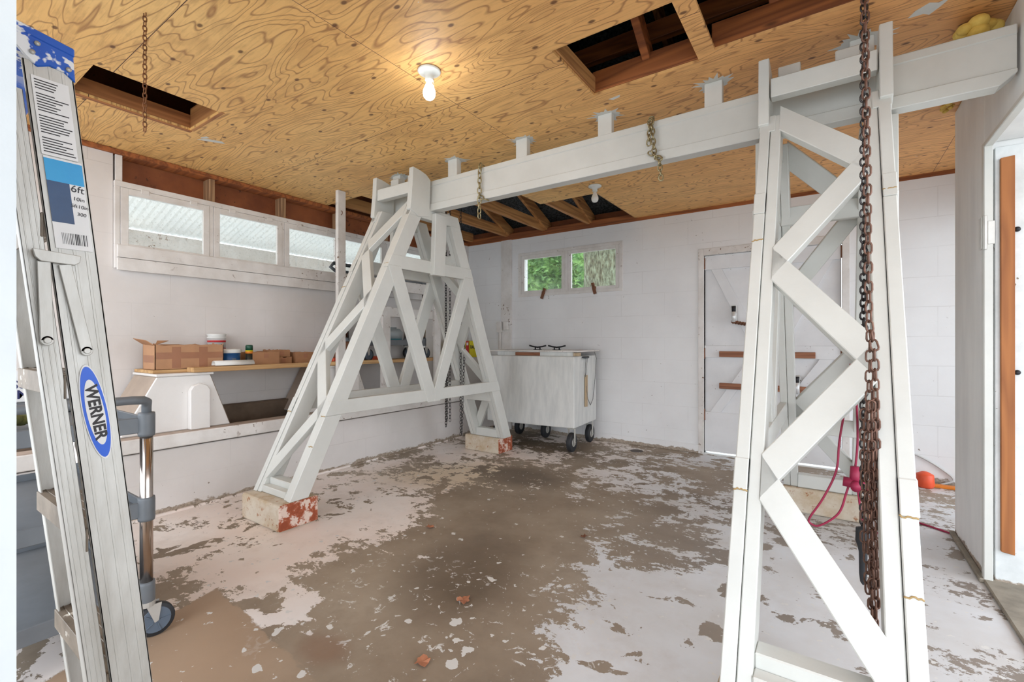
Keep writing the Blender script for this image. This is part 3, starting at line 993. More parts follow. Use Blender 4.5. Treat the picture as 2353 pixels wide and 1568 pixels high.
# ------------------------------------------------------------------ trestles
def make_trestle(loc, label, front_bot, front_top, width, yc_bot, yc_top, mirror):
    """A-frame pair; local x: 0 = outer face of one A, 1 = outer face of the other"""
    root = empty('trestle', loc, label, 'trestle', 'white timber A-frame trestles carrying the hoist beam')
    zb, zt = 0.165, 2.165
    def warp(p):
        k = (p.z - zb) / (zt - zb)
        x = front_bot + (front_top - front_bot) * k
        y = yc_bot + (yc_top - yc_bot) * k
        return Vector((x + p.x, y + p.y, p.z))
    def hw(z): return 1.18 - 0.93 * (z - zb) / (zt - zb)
    W = width
    def A(x_out, sgn):
        # sgn +1: outer board at x_out, next board inwards (x decreases); -1 the other way round
        def X(a, b_): return tuple(sorted((x_out - sgn * a, x_out - sgn * b_)))
        lw = 0.125
        for s in (-1, 1):
            for (a, b_, off) in ((0.0, 0.040, 0.0), (0.043, 0.082, 0.006)):
                if off:
                    cuts = [(zb, zt)]
                else:
                    cuts = [(zb, 0.662), (0.757, 1.672), (1.768, zt)]
            mb = MB(warp)
            for z0, z1 in ((zb, 0.662), (0.664, 1.672), (1.674, zt)):
                mb.prism([(s * hw(z0), z0), (s * hw(z1), z1), (s * (hw(z1) - lw), z1), (s * (hw(z0) - lw), z0)], 'X', *X(0.0, 0.040))
            mb.prism([(s * (hw(zb) - 0.007), zb), (s * (hw(zt) - 0.007), zt), (s * (hw(zt) - lw), zt), (s * (hw(zb) - lw), zb)], 'X', *X(0.042, 0.082))
            mb.build('leg', M['white'], root, 0.003)
        for z0, z1, nm in ((0.662, 0.757, 'lower_crossbar'), (1.672, 1.768, 'upper_crossbar')):
            mb = MB(warp)
            mb.prism([(-hw(z0) - 0.003, z0), (-hw(z1) - 0.003, z1), (hw(z1) + 0.003, z1), (hw(z0) + 0.003, z0)], 'X', *X(-0.003, 0.040))
            mb.build(nm, M['white'], root, 0.003)
        mb = MB(warp)
        mb.prism([(-hw(2.08), 2.08), (-hw(zt), zt), (hw(zt), zt), (hw(2.08), 2.08)], 'X', *X(-0.002, 0.06))
        mb.build('top_bar', M['white'], root, 0.003)
        for s in (-1, 1):
            c = 0.035
            mb = MB(warp)
            if s < 0:
                poly = [(-0.475, 1.69), (-0.355, 1.69), (c + 0.0, 0.76), (c, 0.652), (c - 0.07, 0.652)]
            else:
                poly = [(0.475, 1.69), (0.355, 1.69), (c + 0.0, 0.76), (c, 0.652), (c + 0.07, 0.652)]
            mb.prism(poly, 'X', *X(-0.006, 0.034))
            mb.build('diagonal_brace', M['white'], root, 0.003)
        mb = MB(warp)
        mb.prism([(-0.055, 1.66), (-0.055, 2.13), (0.07, 2.13), (0.07, 1.66)], 'X', *X(-0.045, 0.0))
        mb.build('centre_post', M['white'], root, 0.003)
        # upright plate holding the beam sideways
        mb = MB(warp)
        mb.prism([(-0.285, 2.12), (-0.272, 2.30), (-0.268, 2.425), (-0.20, 2.42), (-0.13, 2.405), (-0.085, 2.375), (-0.085, 2.10), (-0.20, 2.08)], 'X', *X(-0.008, 0.035))
        mb.build('beam_cheek', M['white'], root, 0.003)
        mb = MB(warp)
        mb.prism([(0.005, 2.167), (0.005, 2.26), (0.06, 2.24), (0.10, 2.167)], 'X', *X(-0.002, 0.035))
        mb.build('beam_cheek', M['white'], root, 0.003)
    A(0.0, 1)
    A(-W, -1)
    # cross pieces between the two A-frames
    for s in (-1, 1):
        mb = MB(warp)
        y = s * (hw(0.2) - 0.05)
        mb.box(-W + 0.082, -0.082, min(y, y - s * 0.07), max(y, y - s * 0.07), zb, zb + 0.085)
        mb.box(-W + 0.082, -0.082, min(y + s * 0.05, y), max(y + s * 0.05, y), zb, zb + 0.045)
        mb.build('foot_rail', M['white'], root, 0.004)
        nodes = [(0.30, 0), (0.70, 1), (1.08, 0), (1.44, 1), (1.84, 0), (2.14, 1)]
        xa, xb = -W + 0.075, -0.075
        for (z1, a), (z2, b_) in zip(nodes[:-1], nodes[1:]):
            if mirror: a, b_ = 1 - a, 1 - b_
            x1 = xb if a == 0 else xa
            x2 = xb if b_ == 0 else xa
            ya = s * (hw(z1) - 0.022)
            yb = s * (hw(z2) - 0.022)
            mb = MB(warp)
            hh = 0.067
            # plumb-cut ends against the legs
            nrm = Vector((0, s, 0.45)).normalized() * 0.02
            vs = []
            for q in (-1, 1):
                for (x, y, z) in ((x1, ya, z1), (x2, yb, z2)):
                    for e in (-hh, hh):
                        k = Vector((x, s * (hw(z + e) - 0.024), z + e)) + nrm * q
                        vs.append(k)
            mb.add(vs, [(0, 1, 3, 2), (4, 6, 7, 5), (0, 2, 6, 4), (1, 5, 7, 3), (0, 4, 5, 1), (2, 3, 7, 6)])
            mb.build('zigzag_brace', M['white'], root, 0.003)
    for z0 in (0.56, 1.775):
        mb = MB(warp)
        y = hw(z0) - 0.14
        mb.box(-W + 0.04, -0.04, y, y + 0.038, z0, z0 + 0.098)
        mb.build('tie_rail', M['white'], root, 0.003)
    # rail nailed between the two cheeks in front of the beam
    mb = MB(warp)
    mb.box(-W + 0.04, -0.04, -0.262, -0.205, 2.245, 2.33)
    mb.build('cheek_rail', M['white'], root, 0.003)
    for a in (0.06, W - 0.18):
        mb = MB(warp)
        mb.box(-W + a, -W + a + 0.09, -0.15, -0.11, 2.33, 2.43)
        mb.build('stop_block', M['white'], root, 0.004)
    # hardened glue at the splices
    rg = random.Random(3)
    for (xo, s, z) in ((0.0, -1, 0.662), (-W, -1, 0.662), (0, -1, 1.70), (-W, -1, 1.55), (0, -1, 0.48)):
        mb = sm(MB(warp))
        pts = []
        for i in range(8):
            x = (xo - 0.041 * i / 7) if xo == 0 else (xo + 0.041 * i / 7)
            pts.append((x, s * hw(z) - 0.001, z + rg.uniform(-0.004, 0.004)))
        mb.tube(pts, 0.0028, 6)
        mb.build('glue_bead', M['glue'], root)
    return root
T1 = make_trestle((-2.91, 2.72, 0.16), 'white timber A-frame trestle standing left near the bench ledge, with a V brace', -2.69, -2.54, 0.435, 2.72, 2.655, True)
T2 = make_trestle((-0.03, 2.6, 0.16), 'white timber A-frame trestle in the right foreground with rusty chains hanging in it', 0.20, 0.20, 0.46, 2.60, 2.64, False)
# timber foot blocks
def block(x0, x1, y0, y1, h, label):
    mb = MB()
    mb.box(x0, x1, y0, y1, 0.0, h)
    o = mb.build('foot_block', [M['block'], M['blockend']], None, 0.014, seg=3)
    for p in o.data.polygons:
        if p.normal.x > 0.9: p.material_index = 1
    return tag(o, label, 'block', 'timber blocks under the trestle feet')
block(-3.14, -2.69, 1.475, 1.735, 0.163, 'weathered block with raw red end under the near foot of the left trestle')
block(-3.19, -2.74, 3.755, 4.0, 0.163, 'cream stained block under the far foot of the left trestle')
block(-0.27, 0.21, 1.37, 1.60, 0.163, 'timber block under the near foot of the right trestle')
block(-0.265, 0.21, 3.62, 3.86, 0.163, 'pale stained block under the far foot of the right trestle')

# ------------------------------------------------------------------ hoist beam
beam = empty('hoist_beam', (-1.3, 2.61, 2.15), 'long white built-up timber beam spanning both trestles under the ceiling', 'beam')
BY0, BY1, BZ0, BZ1 = 2.578, 2.655, 2.148, 2.378
mb = MB(); mb.box(-3.16, 0.60, BY0 + 0.010, BY1 - 0.010, BZ0 + 0.05, BZ1 - 0.035); mb.build('web', M['white'], beam, 0.002)
mb = MB(); mb.prism([(-3.16, BZ0), (0.55, BZ0), (0.60, BZ0 + 0.04), (0.60, BZ0 + 0.056), (-3.16, BZ0 + 0.056)], 'Y', BY0, BY1); mb.build('bottom_chord', M['white'], beam, 0.003)
mb = MB(); mb.box(-3.16, 0.60, BY0 + 0.004, BY1 - 0.004, BZ1 - 0.04, BZ1); mb.build('top_chord', M['white'], beam, 0.004)
rg = random.Random(11)
for i, x in enumerate((-2.97, -2.36, -1.745, -1.15, -0.545, 0.075)):
    mb = MB()
    mb.box(x, x + 0.088, BY0 + 0.006, BY0 + 0.045, BZ1 - 0.03, ZC)
    mb.box(x + 0.016, x + 0.075, BY0 + 0.045, BY1 - 0.005, BZ1 - 0.03, ZC)
    mb.build('spacer_post', M['white'], beam, 0.003)
    # ragged brush marks of white paint on the plywood around each post
    mb = MB()
    cx, cy = x + 0.044, BY0 + 0.035
    pts = []
    nn = 34
    for k in range(nn):
        th = 2 * PI * k / nn
        r = 0.054 + (0.055 if i < 5 else 0.07) * rg.random() ** 1.5 * (1 if k % 2 else 0.3)
        pts.append((cx + r * 1.15 * math.cos(th), cy + r * math.sin(th)))
    mb.prism(pts, 'Z', ZC - 0.0012, ZC - 0.0002)
    o = mb.build('paint_smear', M['white'], ceil_o)
for poly in ([(-3.46, 1.37), (-3.45, 1.36), (-3.40, 1.375), (-3.41, 1.40)], [(-3.50, 1.36), (-3.44, 1.39), (-3.40, 1.47), (-3.42, 1.50), (-3.46, 1.44)],
             [(0.29, 2.50), (0.33, 2.47), (0.36, 2.49), (0.40, 2.47), (0.37, 2.52), (0.34, 2.56), (0.32, 2.54), (0.27, 2.54)],
             [(-1.02, 2.44), (-0.95, 2.43), (-0.96, 2.45), (-1.0, 2.46)]):
    mb = MB(); mb.prism(poly, 'Z', ZC - 0.0012, ZC - 0.0002); mb.build('paint_smear', M['white'], ceil_o)
# ------------------------------------------------------------------ lamps
def lamp(x, y, lit, label):
    e = empty('ceiling_lamp', (x, y, ZC), label, 'lamp')
    mb = sm(); mb.lathe([(0.056, 0), (0.058, -0.006), (0.052, -0.012), (0.026, -0.02), (0.021, -0.034), (0.021, -0.05)], (x, y, ZC - 0.0005), 28); mb.build('base', M['porcelain'], e)
    mb = sm(); mb.lathe([(0.014, -0.048), (0.015, -0.066), (0.022, -0.082), (0.0295, -0.10), (0.031, -0.115), (0.028, -0.131), (0.018, -0.143), (0.002, -0.147)], (x, y, ZC), 24)
    bo = mb.build('bulb', M['bulb'] if lit else M['bulb_off'], e)
    if lit:
        mb = sm(); mb.tube([(x + 0.02, y + 0.01, ZC - 0.05), (x + 0.024, y + 0.012, ZC - 0.10), (x + 0.028, y + 0.014, ZC - 0.118)], 0.0012, 5); mb.build('pull_cord', M['cordwhite'], e)
        ld = bpy.data.lights.new('lamp_light', 'POINT')
        ld.energy = 1.5
        ld.shadow_soft_size = 0.04
        ld.color = (0.85, 0.9, 1.0)
        lo = bpy.data.objects.new('lamp_light', ld)
        COL.objects.link(lo)
        lo.parent = e
        lo.location = (0, 0, -0.19)
lamp(-1.652, 1.672, True, 'lit bare bulb in a round white porcelain holder on the plywood ceiling')
lamp(-1.687, 3.731, False, 'unlit small bulb in a white holder beside the open ceiling joists')

# ------------------------------------------------------------------ chains
def chain_thing(name, label, paths, L, W, r, mat, group=None, tw=0.0):
    e = MB()
    e.smooth = True
    for p in paths: e.chain(p, L, W, r, tw)
    o = e.build(name, mat)
    return tag(o, label, 'chain', group)
chain_thing('hanging_chain', 'thin rusty chain hanging from the plywood in front of the left ceiling hatch', [[(-2.33, 0.714, 2.495), (-2.33, 0.714, 2.02)]], 0.024, 0.014, 0.0022, M['chain_thin'])
chain_thing('hanging_chain', 'short brassy chain looped over the beam, nearer the left trestle', [[(-2.035, 2.60, 2.385), (-2.035, 2.57, 2.39), (-2.037, 2.562, 2.37), (-2.04, 2.56, 2.16), (-2.04, 2.56, 2.03)], [(-2.03, 2.565, 2.16), (-1.99, 2.575, 2.14)]], 0.044, 0.026, 0.0045, M['chain_brass'], 'short chains on the beam', 0.35)
chain_thing('hanging_chain', 'short brassy chain looped over the middle of the beam, nearer the right trestle', [[(-0.82, 2.60, 2.385), (-0.82, 2.57, 2.39), (-0.818, 2.562, 2.37), (-0.80, 2.56, 2.17), (-0.775, 2.56, 2.15), (-0.765, 2.56, 2.045)], [(-0.825, 2.556, 2.36), (-0.83, 2.553, 2.25)], [(-0.82, 2.56, 2.19), (-0.775, 2.563, 2.155)]], 0.036, 0.022, 0.0042, M['chain_brass'], 'short chains on the beam', 0.35)
hc = chain_thing('hoist_chain', 'dark steel chain falling from the ceiling inside the right trestle with a black plug', [[(0.103, 2.10, 2.49), (0.101, 2.10, 0.47)]], 0.031, 0.021, 0.0036, M['chain_dark'], None, 0.2)
mb = sm(); mb.lathe([(0.010, 0.47), (0.022, 0.465), (0.023, 0.42), (0.017, 0.40), (0.013, 0.38), (0.012, 0.30), (0.009, 0.272), (0.003, 0.262)], (0.100, 2.10, 0), 16)
o = mb.build('plug', M['black'], hc); o['label'] = 'black rubber plug at the end of the chain'
strands = [[(0.086, 1.78, 2.49), (0.098, 1.76, 1.20), (0.103, 1.76, 1.16), (0.110, 1.75, 1.13), (0.114, 1.75, 0.92), (0.114, 1.75, 0.335)],
           [(0.101, 1.765, 1.16), (0.096, 1.755, 0.9), (0.094, 1.755, 0.40)],
           [(0.103, 1.74, 0.95), (0.104, 1.745, 0.30)],
           [(0.110, 1.76, 0.95), (0.110, 1.757, 0.27)],
           [(0.086, 1.77, 0.92), (0.086, 1.76, 0.52)]]
chain_thing('hoist_chain', 'bundle of rusty brown chain strands beside the right leg of the right trestle', strands, 0.036, 0.018, 0.0030, M['chain_rust'], None, 0.3)
for (x, y, z0, L, r, lab) in ((-2.90, 3.15, 0.37, 0.030, 0.0032, 'dark chain nearest the left trestle, dropping to the ledge'), (-2.869, 3.17, 0.42, 0.034, 0.0026, 'thin chain just right of the dark chain at the left trestle'), (-2.955, 3.42, 0.24, 0.034, 0.0026, 'thin chain hanging furthest right behind the left trestle')):
    ps = [[(x, y, 2.52), (x, y, z0)]]
    if L == 0.030: ps.append([(x + 0.022, y, 1.15), (x + 0.01, y, z0 + 0.05)])
    if z0 < 0.3: ps.append([(x + 0.035, y + 0.02, 1.2), (x + 0.012, y, z0 + 0.01)])
    chain_thing('hanging_chain', lab, ps, L, 0.019, r, M['chain_dark'], 'chains behind the left trestle')

# ------------------------------------------------------------------ stepladder at the left edge
lad = empty('stepladder', (-1.5, 0.33, 0.0), 'folded aluminium stepladder with blue top cap and paint splashes at the left edge', 'ladder')
NX = -1.30
def yf(z): return 0.449 - 0.102 * z          # right-hand edge of the near front rail
def yg(z): return 0.378 - 0.104 * z          # gap between front and rear rail
def yr(z): return 0.345 - 0.107 * z          # left edge of the rear rail
def rail(x0, x1, fa, fb, z0, z1, nm, mat, sgn):
    mb = MB()
    def sl(z, a, b_): return fa(z) + (fb(z) - fa(z)) * a, fa(z) + (fb(z) - fa(z)) * b_
    # channel: web with two raised lips and ribs
    for a, b_, d in ((0.0, 1.0, 0.0), (0.0, 0.05, 0.006), (0.95, 1.0, 0.012), (0.18, 0.26, 0.0006), (0.48, 0.56, 0.0006), (0.74, 0.82, 0.0006)):
        p0 = sl(z0, a, b_); p1 = sl(z1, a, b_)
        xa, xb = sorted((x0, x1))
        if sgn > 0: xb += d if d < 0.005 else 0; xa -= d if d >= 0.005 else 0
        mb.prism([(p0[0], z0), (p1[0], z1), (p1[1], z1), (p0[1], z0)], 'X', xa, xb)
    return mb.build(nm, mat, lad, 0.001)
rail(NX - 0.004, NX, yg, yf, 0.02, 1.70, 'front_rail', M['alu'], 1)
rail(NX - 0.010, NX - 0.006, yr, lambda z: yg(z) - 0.004, 0.02, 1.64, 'rear_rail', M['alu'], 1)
FX0, FX1 = -1.80, -1.68
def farx(z): return -1.80 + 0.09 * z
mb = MB()
for a, b_ in ((0.0, 0.004),):
    mb.prism([(yg(0.02), 0.02), (yg(1.7), 1.7), (yf(1.7), 1.7), (yf(0.02), 0.02)], 'X', -1.744, -1.74)
    mb.prism([(yg(0.02), 0.02), (yg(1.7), 1.7), (yg(1.7) + 0.004, 1.7), (yg(0.02) + 0.004, 0.02)], 'X', -1.74, -1.715)
mb.build('front_rail', M['alu'], lad, 0.001)
mb = MB()
mb.prism([(yg(0.02) - 0.016, 0.02), (yg(1.64) - 0.016, 1.64), (yg(1.64) - 0.005, 1.64), (yg(0.02) - 0.005, 0.02)], 'X', -1.46, -1.42)
mb.build('rear_rail', M['alu'], lad, 0.001)
for z in (0.08, 0.41, 0.74, 1.07, 1.40):
    mb = MB()
    mb.box(-1.74, NX - 0.004, yg(z) - 0.002, yf(z) - 0.004, z, z + 0.004)
    mb.box(-1.74, NX - 0.004, yg(z) - 0.004, yg(z), z - 0.045, z + 0.004)
    for k in range(4):
        y = yg(z) + 0.012 + k * 0.015
        mb.box(-1.74, NX - 0.004, y, y + 0.003, z + 0.004, z + 0.006)
    mb.build('step', M['alu_dark'], lad, 0.001)
for z in ():
    mb = MB(); mb.bar((-1.733, yr(z) + 0.01, z), (NX - 0.01, yr(z) + 0.01, z), 0.03, 0.003); mb.build('rear_spreader_bar', M['alu'], lad, 0.001)
mb = MB()
mb.prism([(0.190, 1.765), (0.275, 1.748), (0.279, 1.683), (0.262, 1.697), (0.240, 1.700), (0.222, 1.690), (0.205, 1.705), (0.190, 1.722)], 'X', NX - 0.002, NX + 0.004)
mb.prism([(0.190, 1.750), (0.277, 1.735), (0.277, 1.752), (0.190, 1.768)], 'X', -1.745, NX + 0.006)
mb.build('top_cap', M['blue'], lad, 0.002)
for y, z in ((0.215, 1.715), (0.268, 1.705), (0.222, 1.735)):
    mb = sm(); mb.cyl((NX + 0.003, y, z), (NX + 0.008, y, z), 0.0045, 12); mb.build('rivet', M['zinc'], lad)
# hinge plate and two spreader arms
mb = MB(); mb.prism([(0.214, 1.328), (0.286, 1.322), (0.284, 1.308), (0.276, 1.302), (0.226, 1.304), (0.218, 1.312)], 'X', NX + 0.003, NX + 0.012); mb.build('hinge_plate', M['alu'], lad, 0.001)
for (a, b_) in (((0.231, 1.304), (0.236, 1.146)), ((0.262, 1.302), (0.296, 1.124))):
    mb = MB(); mb.bar((NX + 0.006, a[0], a[1]), (NX + 0.006, b_[0], b_[1]), 0.020, 0.005, (0, 1, 0))
    mb.cyl((NX + 0.0035, b_[0], b_[1]), (NX + 0.0085, b_[0], b_[1]), 0.010, 16)
    mb.cyl((NX + 0.008, b_[0], b_[1]), (NX + 0.012, b_[0], b_[1]), 0.006, 14)
    mb.build('spreader_arm', M['alu'], lad, 0.001)
# stickers on the near front rail
def onrail(z, k): return yg(z) + (yf(z) - yg(z)) * k
def sticker(name, za, zb_, k0, k1, mat, x=NX + 0.0017, th=0.0006, parent=None):
    mb = MB()
    mb.prism([(onrail(za, k0), za), (onrail(zb_, k0), zb_), (onrail(zb_, k1), zb_), (onrail(za, k1), za)], 'X', x, x + th)
    return mb.build(name, mat, parent or lad)
sticker('instruction_label', 1.520, 1.672, 0.12, 0.86, M['paper'])
mb = MB()
rg = random.Random(5)
for i in range(27):
    z = 1.664 - i * 0.0053
    k1 = 0.82 - rg.random() * 0.3
    if i in (4, 12, 20): continue
    mb.prism([(onrail(z, 0.17), z), (onrail(z, 0.17), z + 0.0020), (onrail(z, k1), z + 0.0020), (onrail(z, k1), z)], 'X', NX + 0.0024, NX + 0.0027)
mb.build('label_print', M['ink'], lad)
pl = sticker('product_label', 1.335, 1.518, 0.14, 0.92, M['paper'])
sticker('label_panel', 1.470, 1.514, 0.14, 0.92, M['cyan'], NX + 0.0024, 0.0004, lad)
sticker('label_panel', 1.388, 1.470, 0.14, 0.60, M['navy'], NX + 0.0024, 0.0004, lad)
mb = MB()
for i in range(16):
    k = 0.30 + i * 0.034
    wd = rg.choice((0.008, 0.014, 0.022))
    mb.prism([(onrail(1.345, k), 1.345), (onrail(1.368, k), 1.368), (onrail(1.368, k + wd), 1.368), (onrail(1.345, k + wd), 1.345)], 'X', NX + 0.0024, NX + 0.0027)
mb.build('barcode', M['ink'], lad)
def rail_text(nm, body, size, mat, z, k, rot, sc=(1, 1), bold=0.0, x=NX + 0.003):
    # letters lie in the YZ plane facing +X; rot turns them within that plane
    base = Matrix(((0, 0, 1, 0), (1, 0, 0, 0), (0, 1, 0, 0), (0, 0, 0, 1)))
    off = Vector((x, onrail(z, k), z)) - lad.location
    return text_mesh(nm, body, size, mat, lad, Matrix.Translation(off) @ base @ Matrix.Rotation(rot, 4, 'Z'), 0.0002, sc, bold)
rail_text('label_text', '6ft', 0.020, M['ink'], 1.461, 0.76, -0.06)
rail_text('label_text', '10in', 0.011, M['ink'], 1.441, 0.76, -0.06)
rail_text('label_text', '5ft10in', 0.010, M['ink'], 1.426, 0.76, -0.06)
rail_text('label_text', '300', 0.010, M['ink'], 1.410, 0.78, -0.06)
# oval maker's sticker with its lettering
zc_, kc = 0.992, 0.50
def oval(nm, a, b_, mat, x):
    mb = MB()
    pts = []
    tl = 0.16
    for i in range(40):
        th = 2 * PI * i / 40
        u = a * math.cos(th)
        v = b_ * math.sin(th)
        pts.append((onrail(zc_, kc) + u * math.cos(tl) + v * math.sin(-tl), zc_ + v * math.cos(tl) + u * math.sin(tl) * 0.0))
    mb.prism(pts, 'X', x, x + 0.0005)
    return mb.build(nm, mat, lad)
oval('oval_sticker', 0.0215, 0.104, M['paper'], NX + 0.0017)
oval('oval_ring', 0.0197, 0.100, M['blue2'], NX + 0.0023)
oval('oval_centre', 0.0150, 0.072, M['paper'], NX + 0.0029)
rail_text('sticker_lettering', 'WERNER', 0.034, M['ink'], zc_, kc, -PI / 2 + 0.16, (0.86, 0.82), 0.0012, NX + 0.0036)

# ------------------------------------------------------------------ utility carts
def make_cart(loc, rz, label, L, W, H, zs, grp='grey utility carts', crot=0.0):
    e = empty('utility_cart', loc, label, 'cart', grp, rz)
    # local frame: x across (W), y along (L), origin at floor centre of the +x,+y pole
    pr = 0.021
    poles = [(0, 0), (-W, 0), (0, -L), (-W, -L)]
    for (x, y) in poles:
        mb = sm(); mb.cyl((x, y, 0.14), (x, y, H - 0.08), pr, 20); mb.build('pole', M['steel'], e, local=True)
        for z in zs:
            mb = sm(); mb.lathe([(0.026, z - 0.045), (0.0275, z - 0.035), (0.0275, z + 0.035), (0.0265, z + 0.045)], (x, y, 0), 20); mb.build('sleeve', M['greyplastic'], e, local=True)
        # caster
        c = empty('caster', (x, y, 0.0), None, None)
        c.parent = e
        c.rotation_euler = (0, 0, crot)
        mb = MB(); mb.cyl((0, 0, 0.125), (0, 0, 0.145), 0.028, 18); mb.prism([(-0.005, 0.128), (0.045, 0.128), (0.035, 0.06), (0.022, 0.055)], 'X', -0.020, -0.017); mb.prism([(-0.005, 0.128), (0.045, 0.128), (0.035, 0.06), (0.022, 0.055)], 'X', 0.017, 0.020)
        mb.build('fork', M['zinc'], c, 0.001, local=True)
        mb = sm(); mb.cyl((-0.013, 0.028, 0.062), (0.013, 0.028, 0.062), 0.062, 28); mb.build('tyre', M['black'], c, 0.003, local=True)
        mb = MB(); mb.cyl((-0.0145, 0.028, 0.062), (0.0145, 0.028, 0.062), 0.048, 24)
        for k in range(5):
            th = k * 2 * PI / 5
            mb.bar((0.016, 0.028 + 0.012 * math.cos(th), 0.062 + 0.012 * math.sin(th)), (0.016, 0.028 + 0.044 * math.cos(th), 0.062 + 0.044 * math.sin(th)), 0.006, 0.004, (1, 0, 0))
        mb.build('wheel_hub', M['bluegrey'], c, 0.001, local=True)
    for z in zs:
        mb = MB()
        mb.box(-W, 0, -L, 0, z - 0.01, z - 0.002)
        for x in (-W - 0.004, -0.008): mb.box(x, x + 0.012, -L, 0, z - 0.032, z + 0.028)
        for y in (-L - 0.004, -0.008): mb.box(-W, 0, y, y + 0.012, z - 0.032, z + 0.028)
        mb.build('tray', M['greyplastic'], e, 0.003, local=True)
    # push handle at the +y end
    mb = sm()
    pts = [(0, 0, H - 0.10), (0, 0, H - 0.035), (-0.004, 0.018, H - 0.012), (-0.02, 0.035, H - 0.004), (-0.06, 0.045, H), (-W + 0.06, 0.045, H), (-W + 0.02, 0.035, H - 0.004), (-W + 0.004, 0.018, H - 0.012), (-W, 0, H - 0.035), (-W, 0, H - 0.10)]
    mb.tube(pts, 0.016, 12)
    mb.build('push_handle', M['greyplastic'], e, local=True)
    return e
cart = make_cart((-2.17, 0.22, 0), -PI / 2, 'grey three-shelf utility cart with steel poles behind the stepladder', 0.90, 0.45, 0.925, (0.175, 0.50, 0.825), crot=PI / 2 - 0.1)
# box with blue lettering and rag on the cart
mb = MB(); mb.box(-3.02, -2.85, 0.28, 0.60, 0.882, 1.02)
bx = tag(mb.build('white_carton', M['paper'], None, 0.004), 'white carton with navy lettering on the cart behind the stepladder', 'box')
mb = MB(); mb.box(-3.04, -2.84, 0.27, 0.62, 0.826, 0.880)
tag(mb.build('grey_case', M['greyplastic'], None, 0.004), 'flat grey case under the lettered white carton on the cart', 'case')
base = Matrix(((0, 0, 1, 0), (1, 0, 0, 0), (0, 1, 0, 0), (0, 0, 0, 1)))
for body, yy, zz, sz in (('Se', 0.432, 0.957, 0.050), ('M  or', 0.485, 0.914, 0.052)):
    text_mesh('carton_lettering', body, sz, M['inkblue'], bx, Matrix.Translation((-2.8495, yy, zz)) @ base, 0.0004, (1, 1), 0.0008)
mb = sm(); rg = random.Random(2)
for k in range(9):
    mb.sphere((-2.45 + rg.uniform(-0.05, 0.05), 0.32 + k * 0.018, 0.852 + rg.uniform(0, 0.012)), 0.026, 8, 6, (1.2, 1, 0.8))
tag(mb.build('green_rag', M['moss']), 'crumpled mossy green rag in the top tray of the cart', 'rag')

# ------------------------------------------------------------------ bench items along the left wall
def bulkhead(y0, label):
    e = empty('cradle_stand', (-3.86, y0 + 0.3, 0.5), label, 'stand', 'trapezoid stands on the ledge')
    mb = MB()
    def body(x0, x1):
        yb0, yb1, yt0, yt1 = y0 - 0.18, y0 + 0.48, y0 + 0.02, y0 + 0.345
        mb.prism([(yb0, 0.526), (yb1, 0.526), (yt1, 0.905), (yt0, 0.905)], 'X', x0, x1)
    body(-4.12, -3.70)
    bo = mb.build('body', [M['bulkhead'], M['greyboard']], e, 0.006)
    for p in bo.data.polygons:
        if abs(p.normal.y) > 0.5: p.material_index = 1
    mb = MB(); mb.box(-4.12, -3.685, y0 + 0.01, y0 + 0.36, 0.905, 0.922); mb.build('top_board', M['bulkhead'], e, 0.003)
    mb = MB()
    a, b_ = y0 + 0.20, y0 + 0.325
    mb.prism([(a, 0.526), (b_, 0.526), (b_, 0.80), (b_ - 0.02, 0.83), ((a + b_) / 2, 0.848), (a + 0.02, 0.83), (a, 0.80)], 'X', -3.70, -3.655)
    mb.build('round_top_post', M['bulkhead'], e, 0.004)
    return e
bulkhead(1.18, 'white trapezoid stand with round-topped post on the ledge, left end under the cardboard box')
bulkhead(2.45, 'white trapezoid stand on the ledge behind the left trestle')
mb = MB(); mb.box(-3.771, -3.66, 1.40, 3.85, 0.924, 0.958)
tag(mb.build('plank', M['plank'], None, 0.003), 'long bare pine plank laid across the white stands along the left wall', 'plank')
mb = MB(); mb.box(-4.12, -3.773, 1.20, 4.0, 0.923, 0.945)
tag(mb.build('shelf_board', M['plank'], None, 0.002), 'bare bench board against the left wall behind the pine plank', 'shelf')
# timber rack standing on the ledge
rk = empty('timber_rack', (-3.66, 3.2, 0.525), 'white timber rack of posts and rails on the ledge behind the left trestle', 'rack')
for (y0, y1) in ((2.52, 2.60), (3.02, 3.12), (3.76, 3.84)):
    mb = MB(); mb.box(-3.655, -3.615, y0, y1, 0.527, 1.49 if y0 > 2.6 else ZC - 0.002); mb.build('post', M['white_trim'], rk, 0.003)
for (ya, yb_, z0, z1) in ((2.60, 3.90, 1.655, 1.765), (2.60, 3.90, 1.39, 1.485)):
    mb = MB(); mb.box(-3.697, -3.657, ya, yb_, z0, z1); mb.build('rail', M['white_trim'], rk, 0.003)
mb = MB(); mb.box(-3.697, -3.657, 3.78, 3.86, 1.2, 2.40); mb.build('post', M['white_trim'], rk, 0.003)
mb = sm(); mb.tube([(-3.613 + 0.018 * math.sin(i * 0.6), 2.55, 2.295 + 0.018 * math.cos(i * 0.6)) for i in range(9)], 0.003, 6)
mb.build('screw_eye', M['rust'], rk)
